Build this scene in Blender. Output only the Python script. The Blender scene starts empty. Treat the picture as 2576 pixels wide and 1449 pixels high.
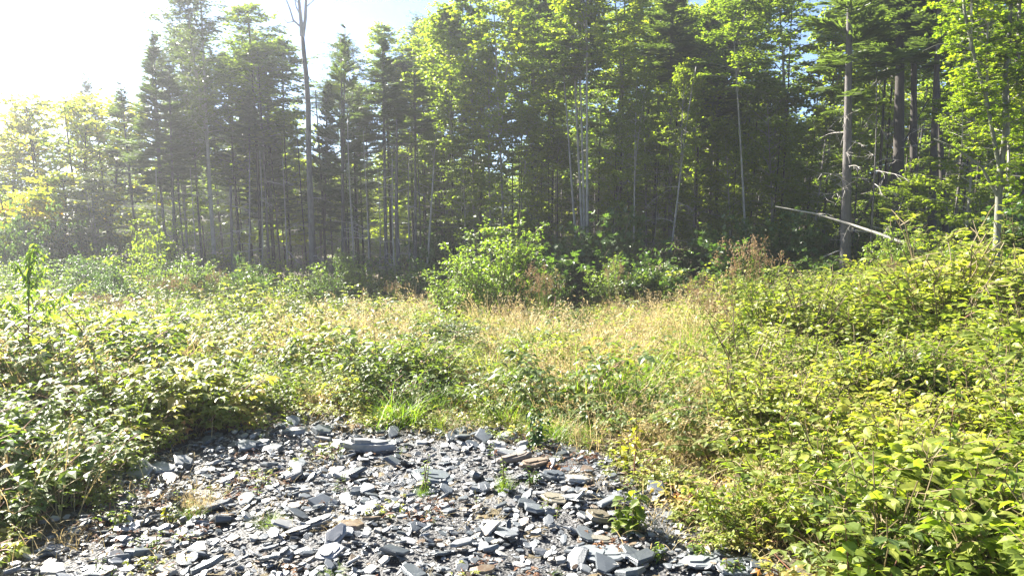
import bpy, math, random
import numpy as np
from mathutils import Vector, Matrix, noise

random.seed(7)
rng = np.random.default_rng(11)
S = bpy.context.scene
COL = S.collection
R = math.radians

# ------------------------------------------------------------ camera, sky, sun, exposure
CAM_Z = 1.9
FPX, CX, CY, HZ = 1946.0, 1288.0, 724.5, 560.0
PITCH = math.atan((CY - HZ) / FPX)
cam = bpy.data.cameras.new('camera')
cam.sensor_width = 36.0
cam.lens = 36.0 * FPX / 2576.0
cam.clip_start = 0.05
cam.clip_end = 3000
camo = bpy.data.objects.new('camera', cam)
COL.objects.link(camo)
camo.location = (0, 0, CAM_Z)
camo.rotation_euler = (R(90) - PITCH, 0, 0)
S.camera = camo

SUN_AZ, SUN_EL = R(-53), R(40)          # azimuth measured from +Y towards +X
sd = Vector((math.sin(SUN_AZ) * math.cos(SUN_EL), math.cos(SUN_AZ) * math.cos(SUN_EL), math.sin(SUN_EL)))
W = bpy.data.worlds.new('World')
S.world = W
W.use_nodes = True
wt = W.node_tree
for n in list(wt.nodes):
    wt.nodes.remove(n)
wo = wt.nodes.new('ShaderNodeOutputWorld')
bg = wt.nodes.new('ShaderNodeBackground')
sky = wt.nodes.new('ShaderNodeTexSky')
sky.sky_type = 'NISHITA'
sky.sun_disc = False
sky.sun_elevation = SUN_EL
sky.sun_rotation = SUN_AZ
sky.air_density = 0.62
sky.dust_density = 0.5
sky.ozone_density = 2.0
bg.inputs['Strength'].default_value = 0.05
wt.links.new(sky.outputs[0], bg.inputs['Color'])
wt.links.new(bg.outputs[0], wo.inputs['Surface'])

sun = bpy.data.lights.new('sun', 'SUN')
sun.energy = 5.0
sun.angle = R(0.5)
sun.color = (1.0, 0.94, 0.84)
suno = bpy.data.objects.new('sun', sun)
COL.objects.link(suno)
suno.rotation_euler = sd.to_track_quat('Z', 'Y').to_euler()
suno.location = (-10, 10, 20)

S.view_settings.view_transform = 'Standard'
S.view_settings.look = 'None'
S.view_settings.exposure = 2.65
S.view_settings.gamma = 1.0
S.view_settings.use_curve_mapping = False
S.render.engine = 'CYCLES'
cy = S.cycles
cy.max_bounces = 7
cy.diffuse_bounces = 4
cy.glossy_bounces = 2
cy.transmission_bounces = 4
cy.transparent_max_bounces = 4
cy.volume_bounces = 0
cy.caustics_reflective = False
cy.caustics_refractive = False
cy.sample_clamp_indirect = 10.0

# ------------------------------------------------------------ terrain and pixel helpers
def sst(a, b, x):
    t = np.clip((np.asarray(x, float) - a) / (b - a), 0, 1)
    return t * t * (3 - 2 * t)

def H(x, y):
    x = np.asarray(x, float)
    y = np.asarray(y, float)
    z = -0.062 * np.clip(y - 7.5, 0, 17)
    z = z + 1.0 * sst(2.5, 11, x) * sst(4, 15, y)
    z = z + 0.05 * np.sin(x * 1.3 + 0.7) * np.cos(y * 1.1) + 0.03 * np.sin(x * 2.9 + y * 2.3)
    z = z + 0.25 * sst(-2.4, -6, x) * sst(9, 3, y)
    return z

def ray(px, py):
    u = (px - CX) / FPX
    v = (CY - py) / FPX
    c, s = math.cos(PITCH), math.sin(PITCH)
    return Vector((u, c + v * s, -s + v * c))

def G(px, py):
    """ground point seen at a pixel of the 2576-wide photograph"""
    d = ray(px, py)
    t = 0.5
    while t < 90:
        p = d * t
        if CAM_Z + p.z <= float(H(p.x, p.y)):
            break
        t += 0.02
    return Vector((p.x, p.y, float(H(p.x, p.y))))

def AT(px, py, Y):
    """point at world distance Y seen at a pixel"""
    d = ray(px, py)
    k = Y / d.y
    return Vector((d.x * k, Y, CAM_Z + d.z * k))

def proj(x, y, z):
    c, s = math.cos(PITCH), math.sin(PITCH)
    dz = z - CAM_Z
    f = y * c - dz * s
    u = y * s + dz * c
    return CX + FPX * x / f, CY - FPX * u / f

# ------------------------------------------------------------ materials
def new_mat(name):
    m = bpy.data.materials.new(name)
    m.use_nodes = True
    nt = m.node_tree
    for n in list(nt.nodes):
        nt.nodes.remove(n)
    return m, nt, nt.nodes.new('ShaderNodeOutputMaterial')

def ramp(nt, stops):
    r = nt.nodes.new('ShaderNodeValToRGB')
    e = r.color_ramp.elements
    while len(e) < len(stops):
        e.new(0.5)
    for i, (p, c) in enumerate(stops):
        e[i].position = p
        e[i].color = (*c, 1)
    return r

def tone_value(nt, wt_=0.6, wi=0.3, wr=0.1):
    a = nt.nodes.new('ShaderNodeAttribute'); a.attribute_name = 'tone'
    b = nt.nodes.new('ShaderNodeAttribute'); b.attribute_name = 'tint'; b.attribute_type = 'INSTANCER'
    o = nt.nodes.new('ShaderNodeObjectInfo')
    m1 = nt.nodes.new('ShaderNodeMath'); m1.operation = 'MULTIPLY'; m1.inputs[1].default_value = wt_
    m2 = nt.nodes.new('ShaderNodeMath'); m2.operation = 'MULTIPLY_ADD'; m2.inputs[1].default_value = wi
    m3 = nt.nodes.new('ShaderNodeMath'); m3.operation = 'MULTIPLY_ADD'; m3.inputs[1].default_value = wr
    nt.links.new(a.outputs['Fac'], m1.inputs[0])
    nt.links.new(b.outputs['Fac'], m2.inputs[0]); nt.links.new(m1.outputs[0], m2.inputs[2])
    nt.links.new(o.outputs['Random'], m3.inputs[0]); nt.links.new(m2.outputs[0], m3.inputs[2])
    return m3.outputs[0]

def leaf_mat(name, stops, trans=0.45, rough=0.38, spec=0.5, tgain=(1.7, 1.9, 0.7), w=(0.6, 0.3, 0.1)):
    m, nt, out = new_mat(name)
    r = ramp(nt, stops)
    nt.links.new(tone_value(nt, *w), r.inputs[0])
    p = nt.nodes.new('ShaderNodeBsdfPrincipled')
    p.inputs['Roughness'].default_value = rough
    p.inputs['Specular IOR Level'].default_value = spec
    nt.links.new(r.outputs[0], p.inputs['Base Color'])
    t = nt.nodes.new('ShaderNodeBsdfTranslucent')
    mul = nt.nodes.new('ShaderNodeMix'); mul.data_type = 'RGBA'; mul.blend_type = 'MULTIPLY'
    mul.inputs['Factor'].default_value = 1.0
    mul.clamp_result = False
    nt.links.new(r.outputs[0], mul.inputs['A'])
    mul.inputs['B'].default_value = (*tgain, 1)
    nt.links.new(mul.outputs['Result'], t.inputs['Color'])
    mx = nt.nodes.new('ShaderNodeMixShader'); mx.inputs[0].default_value = trans
    nt.links.new(p.outputs[0], mx.inputs[1]); nt.links.new(t.outputs[0], mx.inputs[2])
    nt.links.new(mx.outputs[0], out.inputs['Surface'])
    return m

def bark_mat(name, c1, c2, scale=9.0, stretch=0.25, rough=0.85, bump=0.4, lichen=None):
    m, nt, out = new_mat(name)
    tc = nt.nodes.new('ShaderNodeTexCoord')
    mp = nt.nodes.new('ShaderNodeMapping'); mp.inputs['Scale'].default_value = (1, 1, stretch)
    nz = nt.nodes.new('ShaderNodeTexNoise'); nz.inputs['Scale'].default_value = scale; nz.inputs['Detail'].default_value = 6
    nz.inputs['Roughness'].default_value = 0.7
    nt.links.new(tc.outputs['Object'], mp.inputs[0]); nt.links.new(mp.outputs[0], nz.inputs['Vector'])
    st = [(0.3, c1), (0.62, c2)]
    if lichen:
        st.append((0.75, lichen))
    r = ramp(nt, st)
    nt.links.new(nz.outputs[0], r.inputs[0])
    p = nt.nodes.new('ShaderNodeBsdfPrincipled'); p.inputs['Roughness'].default_value = rough
    nt.links.new(r.outputs[0], p.inputs['Base Color'])
    b = nt.nodes.new('ShaderNodeBump'); b.inputs['Strength'].default_value = bump; b.inputs['Distance'].default_value = 0.03
    nt.links.new(nz.outputs[0], b.inputs['Height']); nt.links.new(b.outputs[0], p.inputs['Normal'])
    nt.links.new(p.outputs[0], out.inputs['Surface'])
    return m

M = {}
M['maple'] = leaf_mat('maple_leaf', [(0.0, (0.065, 0.10, 0.02)), (0.5, (0.12, 0.155, 0.024)), (1.0, (0.19, 0.21, 0.03))], w=(0.55, 0, 0.35), trans=0.6, spec=0.3, tgain=(2.3, 2.5, .8))
M['yellow_maple'] = leaf_mat('yellowing_maple_leaf', [(0.0, (0.09, 0.14, 0.02)), (0.5, (0.17, 0.21, 0.02)), (1.0, (0.27, 0.27, 0.03))], w=(0.6, 0, 0.3), trans=0.6, spec=0.3, tgain=(2.1, 2.3, .8))
M['gold_maple'] = leaf_mat('autumn_maple_leaf', [(0.0, (0.09, 0.13, 0.02)), (0.55, (0.20, 0.21, 0.02)), (0.88, (0.34, 0.24, 0.025)), (1.0, (0.36, 0.14, 0.03))], w=(0.7, 0, 0.3), trans=0.66, spec=0.2, tgain=(2.5, 2.7, .9))
M['birch'] = leaf_mat('birch_leaf', [(0.0, (0.05, 0.08, 0.02)), (1.0, (0.13, 0.16, 0.04))], w=(0.7, 0, 0.3), trans=0.45)
M['needle'] = leaf_mat('conifer_needle', [(0.0, (0.05, 0.075, 0.028)), (0.6, (0.085, 0.115, 0.038)), (1.0, (0.13, 0.17, 0.05))], trans=0.42, rough=0.5, spec=0.4, w=(0.8, 0, 0.2))
M['bramble'] = leaf_mat('bramble_leaf', [(0.0, (0.06, 0.10, 0.025)), (0.35, (0.14, 0.175, 0.04)), (0.65, (0.25, 0.255, 0.065)), (0.88, (0.37, 0.30, 0.10)), (1.0, (0.34, 0.16, 0.07))], trans=0.45, rough=0.46, spec=0.45, w=(0.62, 0.42, 0))
M['broad'] = leaf_mat('broad_leaf', [(0.0, (0.06, 0.11, 0.02)), (0.4, (0.16, 0.20, 0.03)), (0.8, (0.28, 0.29, 0.05)), (1.0, (0.40, 0.32, 0.08))], trans=0.48, rough=0.48, spec=0.4, w=(0.6, 0.42, 0.05))
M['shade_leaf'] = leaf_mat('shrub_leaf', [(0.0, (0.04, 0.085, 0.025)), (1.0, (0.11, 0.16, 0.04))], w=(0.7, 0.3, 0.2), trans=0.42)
M['bright_shrub'] = leaf_mat('willow_leaf', [(0.0, (0.09, 0.15, 0.03)), (1.0, (0.22, 0.27, 0.05))], w=(0.8, 0.2, 0.1), trans=0.5)
M['dark_weed'] = leaf_mat('dark_weed_leaf', [(0.0, (0.02, 0.06, 0.015)), (1.0, (0.08, 0.13, 0.03))], w=(0.8, 0.2, 0.1), trans=0.35)
M['yellow_weed'] = leaf_mat('yellow_weed_leaf', [(0.0, (0.2, 0.24, 0.02)), (1.0, (0.45, 0.36, 0.02))], w=(0.8, 0.2, 0.1), trans=0.55)
M['red_weed'] = leaf_mat('red_weed_leaf', [(0.0, (0.2, 0.09, 0.04)), (1.0, (0.34, 0.05, 0.03))], w=(0.8, 0.2, 0.1), trans=0.45)
M['litter'] = leaf_mat('fallen_leaf', [(0.0, (0.07, 0.035, 0.02)), (0.7, (0.16, 0.08, 0.04)), (1.0, (0.28, 0.15, 0.05))], w=(0.5, 0.5, 0.1), trans=0.2, rough=.7, spec=.2, tgain=(1.2, 1, .8))
M['grass'] = leaf_mat('green_grass_blade', [(0.0, (0.07, 0.14, 0.02)), (0.6, (0.17, 0.24, 0.03)), (1.0, (0.32, 0.32, 0.06))], w=(0.7, 0.3, 0.05), trans=0.45, rough=0.45)
M['dry'] = leaf_mat('dry_grass_blade', [(0.0, (0.30, 0.24, 0.11)), (0.5, (0.44, 0.36, 0.19)), (1.0, (0.58, 0.50, 0.31))], w=(0.7, 0.3, 0.05), trans=0.35, rough=0.6, spec=0.25, tgain=(1.2, 1.1, 0.9))
M['rush_head'] = leaf_mat('rush_seed_head', [(0.0, (0.14, 0.10, 0.06)), (1.0, (0.30, 0.23, 0.14))], w=(0.9, 0, 0.1), trans=0.3, rough=0.8, spec=0.1, tgain=(1.2, 1.0, 0.8))
M['stem'] = bark_mat('green_brown_stem', (0.08, 0.06, 0.025), (0.16, 0.12, 0.05), 30, 0.5, 0.7, 0.1)
M['redstem'] = bark_mat('reddish_stem', (0.11, 0.04, 0.025), (0.2, 0.09, 0.05), 30, 0.5, 0.7, 0.1)
M['bark_grey'] = bark_mat('grey_spruce_bark', (0.05, 0.045, 0.042), (0.14, 0.125, 0.115), 14, 0.3, lichen=(0.24, 0.25, 0.22))
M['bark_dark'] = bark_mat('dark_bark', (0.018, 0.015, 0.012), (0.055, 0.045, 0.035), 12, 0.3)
M['bark_pale'] = bark_mat('pale_maple_bark', (0.14, 0.13, 0.11), (0.32, 0.30, 0.26), 7, 0.5, rough=0.7, bump=0.2, lichen=(0.42, 0.42, 0.38))
M['bark_moss'] = bark_mat('mossy_maple_bark', (0.07, 0.075, 0.05), (0.19, 0.19, 0.15), 9, 0.5, rough=0.85, bump=0.4, lichen=(0.30, 0.31, 0.26))
M['deadwood'] = bark_mat('bleached_dead_wood', (0.24, 0.21, 0.19), (0.42, 0.39, 0.36), 20, 0.2, 0.8, 0.2)

def slate_mat(name, stops, rough=0.35, use_tint=True):
    m, nt, out = new_mat(name)
    b_ = nt.nodes.new('ShaderNodeAttribute'); b_.attribute_name = 'tint'; b_.attribute_type = 'INSTANCER'
    o = nt.nodes.new('ShaderNodeObjectInfo')
    ad = nt.nodes.new('ShaderNodeMath'); ad.operation = 'ADD'
    fr = nt.nodes.new('ShaderNodeMath'); fr.operation = 'FRACT'
    nt.links.new(b_.outputs['Fac'], ad.inputs[0]); nt.links.new(o.outputs['Random'], ad.inputs[1]); nt.links.new(ad.outputs[0], fr.inputs[0])
    r = ramp(nt, stops)
    tc = nt.nodes.new('ShaderNodeTexCoord')
    nz = nt.nodes.new('ShaderNodeTexNoise'); nz.inputs['Scale'].default_value = 7; nz.inputs['Detail'].default_value = 7
    nt.links.new(tc.outputs['Object'], nz.inputs['Vector'])
    mm = nt.nodes.new('ShaderNodeMath'); mm.operation = 'MULTIPLY_ADD'; mm.inputs[1].default_value = 0.25
    nt.links.new(nz.outputs[0], mm.inputs[0])
    sb = nt.nodes.new('ShaderNodeMath'); sb.operation = 'SUBTRACT'; sb.inputs[1].default_value = 0.12
    nt.links.new(fr.outputs[0], sb.inputs[0]); nt.links.new(sb.outputs[0], mm.inputs[2])
    nt.links.new(mm.outputs[0], r.inputs[0])
    n2 = nt.nodes.new('ShaderNodeTexNoise'); n2.inputs['Scale'].default_value = 60; n2.inputs['Detail'].default_value = 4
    nt.links.new(tc.outputs['Object'], n2.inputs['Vector'])
    p = nt.nodes.new('ShaderNodeBsdfPrincipled')
    p.inputs['Roughness'].default_value = rough
    p.inputs['Specular IOR Level'].default_value = 0.6
    nt.links.new(r.outputs[0], p.inputs['Base Color'])
    b = nt.nodes.new('ShaderNodeBump'); b.inputs['Strength'].default_value = 0.35; b.inputs['Distance'].default_value = 0.006
    nt.links.new(n2.outputs[0], b.inputs['Height']); nt.links.new(b.outputs[0], p.inputs['Normal'])
    nt.links.new(p.outputs[0], out.inputs['Surface'])
    return m

M['slate'] = slate_mat('slate', [(0.0, (0.045, 0.052, 0.058)), (0.3, (0.09, 0.102, 0.11)), (0.65, (0.16, 0.17, 0.178)), (0.86, (0.30, 0.295, 0.28)), (0.93, (0.17, 0.14, 0.10)), (1.0, (0.12, 0.08, 0.05))])
M['slate_tan'] = slate_mat('tan_slate', [(0.0, (0.14, 0.12, 0.08)), (0.5, (0.19, 0.17, 0.12)), (1.0, (0.14, 0.14, 0.13))])
M['slate_rust'] = slate_mat('rusty_slate', [(0.0, (0.10, 0.065, 0.04)), (0.6, (0.15, 0.11, 0.07)), (1.0, (0.15, 0.13, 0.11))], rough=0.55)
M['slate_blue'] = slate_mat('blue_grey_slate', [(0.0, (0.10, 0.115, 0.122)), (1.0, (0.17, 0.185, 0.19))])
M['slate_pale'] = slate_mat('pale_slate', [(0.0, (0.18, 0.19, 0.20)), (1.0, (0.26, 0.26, 0.26))])

# ground
m, nt, out = new_mat('ground_soil')
tc = nt.nodes.new('ShaderNodeTexCoord')
n1 = nt.nodes.new('ShaderNodeTexNoise'); n1.inputs['Scale'].default_value = 1.4; n1.inputs['Detail'].default_value = 9; n1.inputs['Roughness'].default_value = 0.7
nt.links.new(tc.outputs['Object'], n1.inputs['Vector'])
r = ramp(nt, [(0.3, (0.035, 0.028, 0.018)), (0.5, (0.08, 0.065, 0.035)), (0.62, (0.13, 0.10, 0.055)), (0.75, (0.09, 0.11, 0.03))])
nt.links.new(n1.outputs[0], r.inputs[0])
p = nt.nodes.new('ShaderNodeBsdfPrincipled'); p.inputs['Roughness'].default_value = 0.95
nt.links.new(r.outputs[0], p.inputs['Base Color'])
n2 = nt.nodes.new('ShaderNodeTexNoise'); n2.inputs['Scale'].default_value = 25; n2.inputs['Detail'].default_value = 6
nt.links.new(tc.outputs['Object'], n2.inputs['Vector'])
b = nt.nodes.new('ShaderNodeBump'); b.inputs['Strength'].default_value = 0.8; b.inputs['Distance'].default_value = 0.05
nt.links.new(n2.outputs[0], b.inputs['Height']); nt.links.new(b.outputs[0], p.inputs['Normal'])
nt.links.new(p.outputs[0], out.inputs['Surface'])
M['ground'] = m
m, nt, out = new_mat('slate_grit')
tc = nt.nodes.new('ShaderNodeTexCoord')
v = nt.nodes.new('ShaderNodeTexVoronoi'); v.inputs['Scale'].default_value = 55
nt.links.new(tc.outputs['Object'], v.inputs['Vector'])
r = ramp(nt, [(0.0, (0.02, 0.02, 0.02)), (0.6, (0.05, 0.05, 0.05)), (1.0, (0.09, 0.09, 0.09))])
nt.links.new(v.outputs['Color'], r.inputs[0])
p = nt.nodes.new('ShaderNodeBsdfPrincipled'); p.inputs['Roughness'].default_value = 0.7
nt.links.new(r.outputs[0], p.inputs['Base Color'])
b = nt.nodes.new('ShaderNodeBump'); b.inputs['Strength'].default_value = 1.0; b.inputs['Distance'].default_value = 0.01
nt.links.new(v.outputs['Distance'], b.inputs['Height']); nt.links.new(b.outputs[0], p.inputs['Normal'])
nt.links.new(p.outputs[0], out.inputs['Surface'])
M['grit'] = m

# ------------------------------------------------------------ mesh building
LEAF5 = (np.array([(0, 0, 0), (-.5, .42, .10), (.5, .42, .10), (0, .45, 0), (0, 1, -.14)]),
         np.array([(0, 2, 3), (0, 3, 1), (3, 2, 4), (3, 4, 1)]))
LEAF8 = (np.array([(0, 0, 0), (-.40, .22, .07), (.40, .22, .07), (-.47, .55, .08), (.47, .55, .08), (0, .4, 0), (0, .72, -.03), (0, 1.03, -.16)]),
         np.array([(0, 2, 5), (0, 5, 1), (2, 4, 5), (5, 3, 1), (5, 4, 6), (5, 6, 3), (6, 4, 7), (6, 7, 3)]))
LEAF2 = (np.array([(0, 0, 0), (-.5, .45, .08), (.5, .45, .08), (0, 1, -.08)]),
         np.array([(0, 2, 1), (1, 2, 3)]))
STRIP = (np.array([(-.5, 0, 0), (.5, 0, 0), (-.35, 1, 0), (.35, 1, 0)]), np.array([(0, 1, 2), (2, 1, 3)]))
MAPLE = (np.array([(0, 0, 0), (-.28, .18, .0), (-.62, .3, .06), (-.3, .5, .0), (-.5, .82, .04), (-.15, .68, 0), (0, 1.05, -.1), (.15, .68, 0), (.5, .82, .04), (.3, .5, 0), (.62, .3, .06), (.28, .18, 0)]),
         np.array([(0, 2, 1), (0, 3, 2), (0, 5, 3), (3, 5, 4), (0, 6, 5), (0, 7, 6), (0, 9, 7), (7, 9, 8), (0, 10, 9), (0, 11, 10)]))

def unit(a):
    return a / np.maximum(np.linalg.norm(a, axis=-1, keepdims=True), 1e-9)

class MB:
    def __init__(s):
        s.v, s.f, s.m, s.t, s.n = [], [], [], [], 0
        s.q = {}
    def raw(s, v, f, m=0, t=0.5):
        v = np.asarray(v, float); f = np.asarray(f, int)
        s.v.append(v); s.f.append(f + s.n); s.m.append(np.full(len(f), m))
        s.t.append(np.broadcast_to(np.asarray(t, float), (len(v),)))
        s.n += len(v)
    def leaf(s, P, D, N, L, Wd, t, tpl='LEAF5', m=0):
        s.q.setdefault((tpl, m), []).append((*P, *D, *N, L, Wd, t))
    def flush(s):
        for (tpl, m), rows in s.q.items():
            a = np.array(rows)
            s.leaves(a[:, :3], a[:, 3:6], a[:, 6:9], a[:, 9], a[:, 10], a[:, 11], tpl, m)
        s.q = {}
    def leaves(s, P, D, N, L, Wd, t, tpl='LEAF5', m=0):
        tv, tf = globals()[tpl]
        D = unit(D); X = unit(np.cross(D, N)); N = np.cross(X, D)
        k = len(P)
        V = (P[:, None, :] + X[:, None, :] * (tv[None, :, 0] * Wd[:, None])[..., None]
             + D[:, None, :] * (tv[None, :, 1] * L[:, None])[..., None]
             + N[:, None, :] * (tv[None, :, 2] * L[:, None])[..., None])
        F = tf[None] + (np.arange(k) * len(tv))[:, None, None]
        s.raw(V.reshape(-1, 3), F.reshape(-1, 3), m, np.repeat(t, len(tv)))
    def tube(s, pts, rad, sides=6, m=0, t=0.5, cap=True):
        P = np.asarray(pts, float); n = len(P)
        rad = np.broadcast_to(np.asarray(rad, float), (n,))
        T = unit(np.gradient(P, axis=0))
        ref = np.array([0, 0, 1.0]) if abs(T[0][2]) < 0.9 else np.array([1.0, 0, 0])
        X = unit(np.cross(T, ref)); Y = np.cross(T, X)
        a = np.arange(sides) * 2 * math.pi / sides
        V = P[:, None] + (X[:, None] * np.cos(a)[None, :, None] + Y[:, None] * np.sin(a)[None, :, None]) * rad[:, None, None]
        i = np.arange(n - 1)[:, None] * sides; j = np.arange(sides)[None]; j2 = (j + 1) % sides
        q = [np.stack([i + j, i + j2, i + sides + j2], -1), np.stack([i + j, i + sides + j2, i + sides + j], -1)]
        F = np.concatenate([x.reshape(-1, 3) for x in q])
        V = V.reshape(-1, 3)
        if cap:
            V = np.vstack([V, P[-1]]); b = (n - 1) * sides
            F = np.vstack([F, [(b + k, b + (k + 1) % sides, n * sides) for k in range(sides)]])
        s.raw(V, F, m, t)
    def mesh(s, name, mats, smooth=()):
        s.flush()
        V = np.concatenate(s.v); F = np.concatenate(s.f); Mi = np.concatenate(s.m); T = np.concatenate(s.t)
        me = bpy.data.meshes.new(name)
        me.vertices.add(len(V)); me.vertices.foreach_set('co', V.astype(np.float32).ravel())
        me.loops.add(len(F) * 3); me.loops.foreach_set('vertex_index', F.astype(np.int32).ravel())
        me.polygons.add(len(F))
        me.polygons.foreach_set('loop_start', (np.arange(len(F)) * 3).astype(np.int32))
        me.polygons.foreach_set('material_index', Mi.astype(np.int32))
        if smooth:
            me.polygons.foreach_set('use_smooth', np.isin(Mi, list(smooth)))
        else:
            me.polygons.foreach_set('use_smooth', np.zeros(len(F), bool))
        at = me.attributes.new('tone', 'FLOAT', 'POINT'); at.data.foreach_set('value', T.astype(np.float32))
        for x in mats:
            me.materials.append(x)
        me.update(calc_edges=True)
        return me

def obj(name, me, parent=None, loc=(0, 0, 0), rot=(0, 0, 0), scl=(1, 1, 1), kind=None, label=None):
    o = bpy.data.objects.new(name, me)
    COL.objects.link(o)
    if parent:
        o.parent = parent
    o.location = loc; o.rotation_euler = rot; o.scale = scl
    if kind: o['kind'] = kind
    if label: o['label'] = label
    return o

def tag(o, label, cat, group=None):
    o['label'] = label; o['category'] = cat
    if group: o['group'] = group
    return o

def thing(name, loc, label, cat, group=None, rz=0.0):
    return tag(obj(name, None, None, loc, (0, 0, rz)), label, cat, group)

def rv(s=1.0):
    return np.array([random.gauss(0, s), random.gauss(0, s), random.gauss(0, s)])

def curve(p0, d0, L, n, bend=(0, 0, 0), wob=0.05):
    """points of a wandering curve; bend is added to the direction along its length"""
    p = np.array(p0, float); d = unit(np.array(d0, float)); out_ = [p.copy()]
    for i in range(n):
        d = unit(d + np.array(bend) / n + rv(wob))
        p = p + d * L / n
        out_.append(p.copy())
    return np.array(out_)

# ------------------------------------------------------------ crowns, shrubs, plants
def spray(mb, P, nleaf, L, ratio, tone, ml, tpl, droop=0.25, spread=0.7, flat=0.35):
    """leaves along the curve P, alternating, roughly in one layer"""
    n = len(P)
    T = unit(P[-1] - P[0])
    side = unit(np.cross(T, [0, 0, 1.0]) + 1e-6)
    for k in range(nleaf):
        u = random.uniform(0.15, 1.0) * (n - 1)
        i = min(int(u), n - 2)
        q = P[i] + (P[i + 1] - P[i]) * (u - i)
        s = 1 if k % 2 else -1
        D = T * random.uniform(.2, .8) + side * s * random.uniform(.4, 1.1) + np.array([0, 0, -droop]) + rv(.22)
        N = np.array([0, 0, 1.0]) + rv(flat)
        l = L * random.uniform(.65, 1.2)
        q = q + side * s * random.uniform(0, spread * L)
        mb.leaf(q, D, N, l, l * ratio, min(1, max(0, random.gauss(tone, .2))), tpl, ml)

def broad_crown(name, H_=6.0, Rd=1.8, nb=46, ntw=9, nl=13, L=.09, leafm='maple', barkm='bark_pale', shape=0, tpl='LEAF2', ratio=.8, up=.5):
    mb = MB()
    ax = curve((0, 0, 0), (0, 0, 1), H_ * .97, 8, wob=.03)
    ax[:, :2] -= ax[:, :2] * 0.0
    mb.tube(ax, np.linspace(.05, .008, 9), 4, 1)
    for b in range(nb):
        h = (b + random.random()) / nb
        if shape == 0:
            rr = Rd * (math.sin(math.pi * min(1, h * .85 + .15)) ** .7) * random.uniform(.55, 1.1)
        else:
            rr = Rd * (1 - h * .75) * random.uniform(.6, 1.1)
        az = b * 2.4 + random.uniform(-.5, .5)
        i = h * 8; k = min(int(i), 7)
        p0 = ax[k] + (ax[k + 1] - ax[k]) * (i - k)
        d = np.array([math.cos(az), math.sin(az), up + h * .9 + random.uniform(-.25, .25)])
        br = curve(p0, d, max(.35, rr), 5, bend=(0, 0, -.3), wob=.08)
        mb.tube(br, np.linspace(.018, .004, 6), 3, 1, cap=False)
        tb = random.gauss(.45, .18) + h * .1
        for t_ in range(ntw):
            u = random.uniform(.3, 1) * 5; k = min(int(u), 4)
            q = br[k] + (br[k + 1] - br[k]) * (u - k)
            dd = unit(br[-1] - br[0]) * .5 + rv(.6); dd[2] = dd[2] * .4 + .1
            tw = curve(q, dd, random.uniform(.25, .6), 3, bend=(0, 0, -.3), wob=.1)
            mb.tube(tw, [.005, .004, .003, .002], 3, 1, cap=False)
            spray(mb, tw, nl, L, ratio, tb, 0, tpl)
    return mb.mesh(name, [M[leafm], M[barkm]])

def fir_crown(name, H_=7.0, Rd=1.4, step=.26, per=6, full=1.0, tip=0.0):
    mb = MB()
    z = 0.0
    mb.tube([(0, 0, 0), (0, 0, H_ * .5), (0, 0, H_)], [.06, .035, .006], 5, 1)
    P, D, N, L, Wd, T = [], [], [], [], [], []
    while z < H_:
        h = z / H_
        rad = Rd * ((1 - h) ** .8) * (0.55 + .45 * min(1, h * 5)) + .07
        for b in range(per):
            if random.random() > full: continue
            az = random.uniform(0, 2 * math.pi)
            r_ = rad * random.uniform(.6, 1.12)
            d0 = np.array([math.cos(az), math.sin(az), -.15 + h * .9 + random.uniform(-.12, .12)])
            z0 = z + random.uniform(-.1, .1)
            br = curve((0, 0, z0), d0, r_, 5, bend=(0, 0, .25), wob=.05)
            tn = random.uniform(.2, .6)
            mb.tube(br, np.linspace(.012, .003, 6), 3, 1, cap=False)
            T_ = unit(br[-1] - br[0]); sd_ = unit(np.cross(T_, [0, 0, 1.0]))
            nt_ = int(r_ / .055) + 2
            for k in range(nt_):
                u = (k + .7) / (nt_ + .5); uu = .12 + .88 * u
                i = uu * 5; kk = min(int(i), 4)
                q = br[kk] + (br[kk + 1] - br[kk]) * (i - kk)
                tl = (1 - uu) * r_ * .55 + .10
                for sg in (-1, 1):
                    P.append(q); D.append(T_ * .75 + sd_ * sg * .8 + np.array([0, 0, random.uniform(-.3, .12)]) + rv(.1))
                    N.append(np.array([0, 0, 1.0]) + rv(.5)); L.append(tl * random.uniform(.7, 1.2)); Wd.append(random.uniform(.035, .06))
                    T.append(min(1, max(0, tn + u * .3 + random.gauss(0, .12))))
                    if tl > .22 and random.random() < .8:
                        P.append(q + unit(D[-1]) * tl * .5); D.append(unit(D[-1]) + T_ * .9 + rv(.15)); N.append(np.array([0, 0, 1.0]) + rv(.6))
                        L.append(tl * .45); Wd.append(.045); T.append(T[-1])
            P.append(br[3]); D.append(br[-1] - br[3]); N.append(np.array([0, 0, 1.0])); L.append(np.linalg.norm(br[-1] - br[3]) * 1.1); Wd.append(.05); T.append(.6)
        z += step * random.uniform(.8, 1.2) * (1 - .45 * h)
    mb.leaves(np.array(P), np.array(D), np.array(N), np.array(L), np.array(Wd), np.array(T), 'STRIP', 0)
    return mb.mesh(name, [M['needle'], M['bark_grey']])

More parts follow.
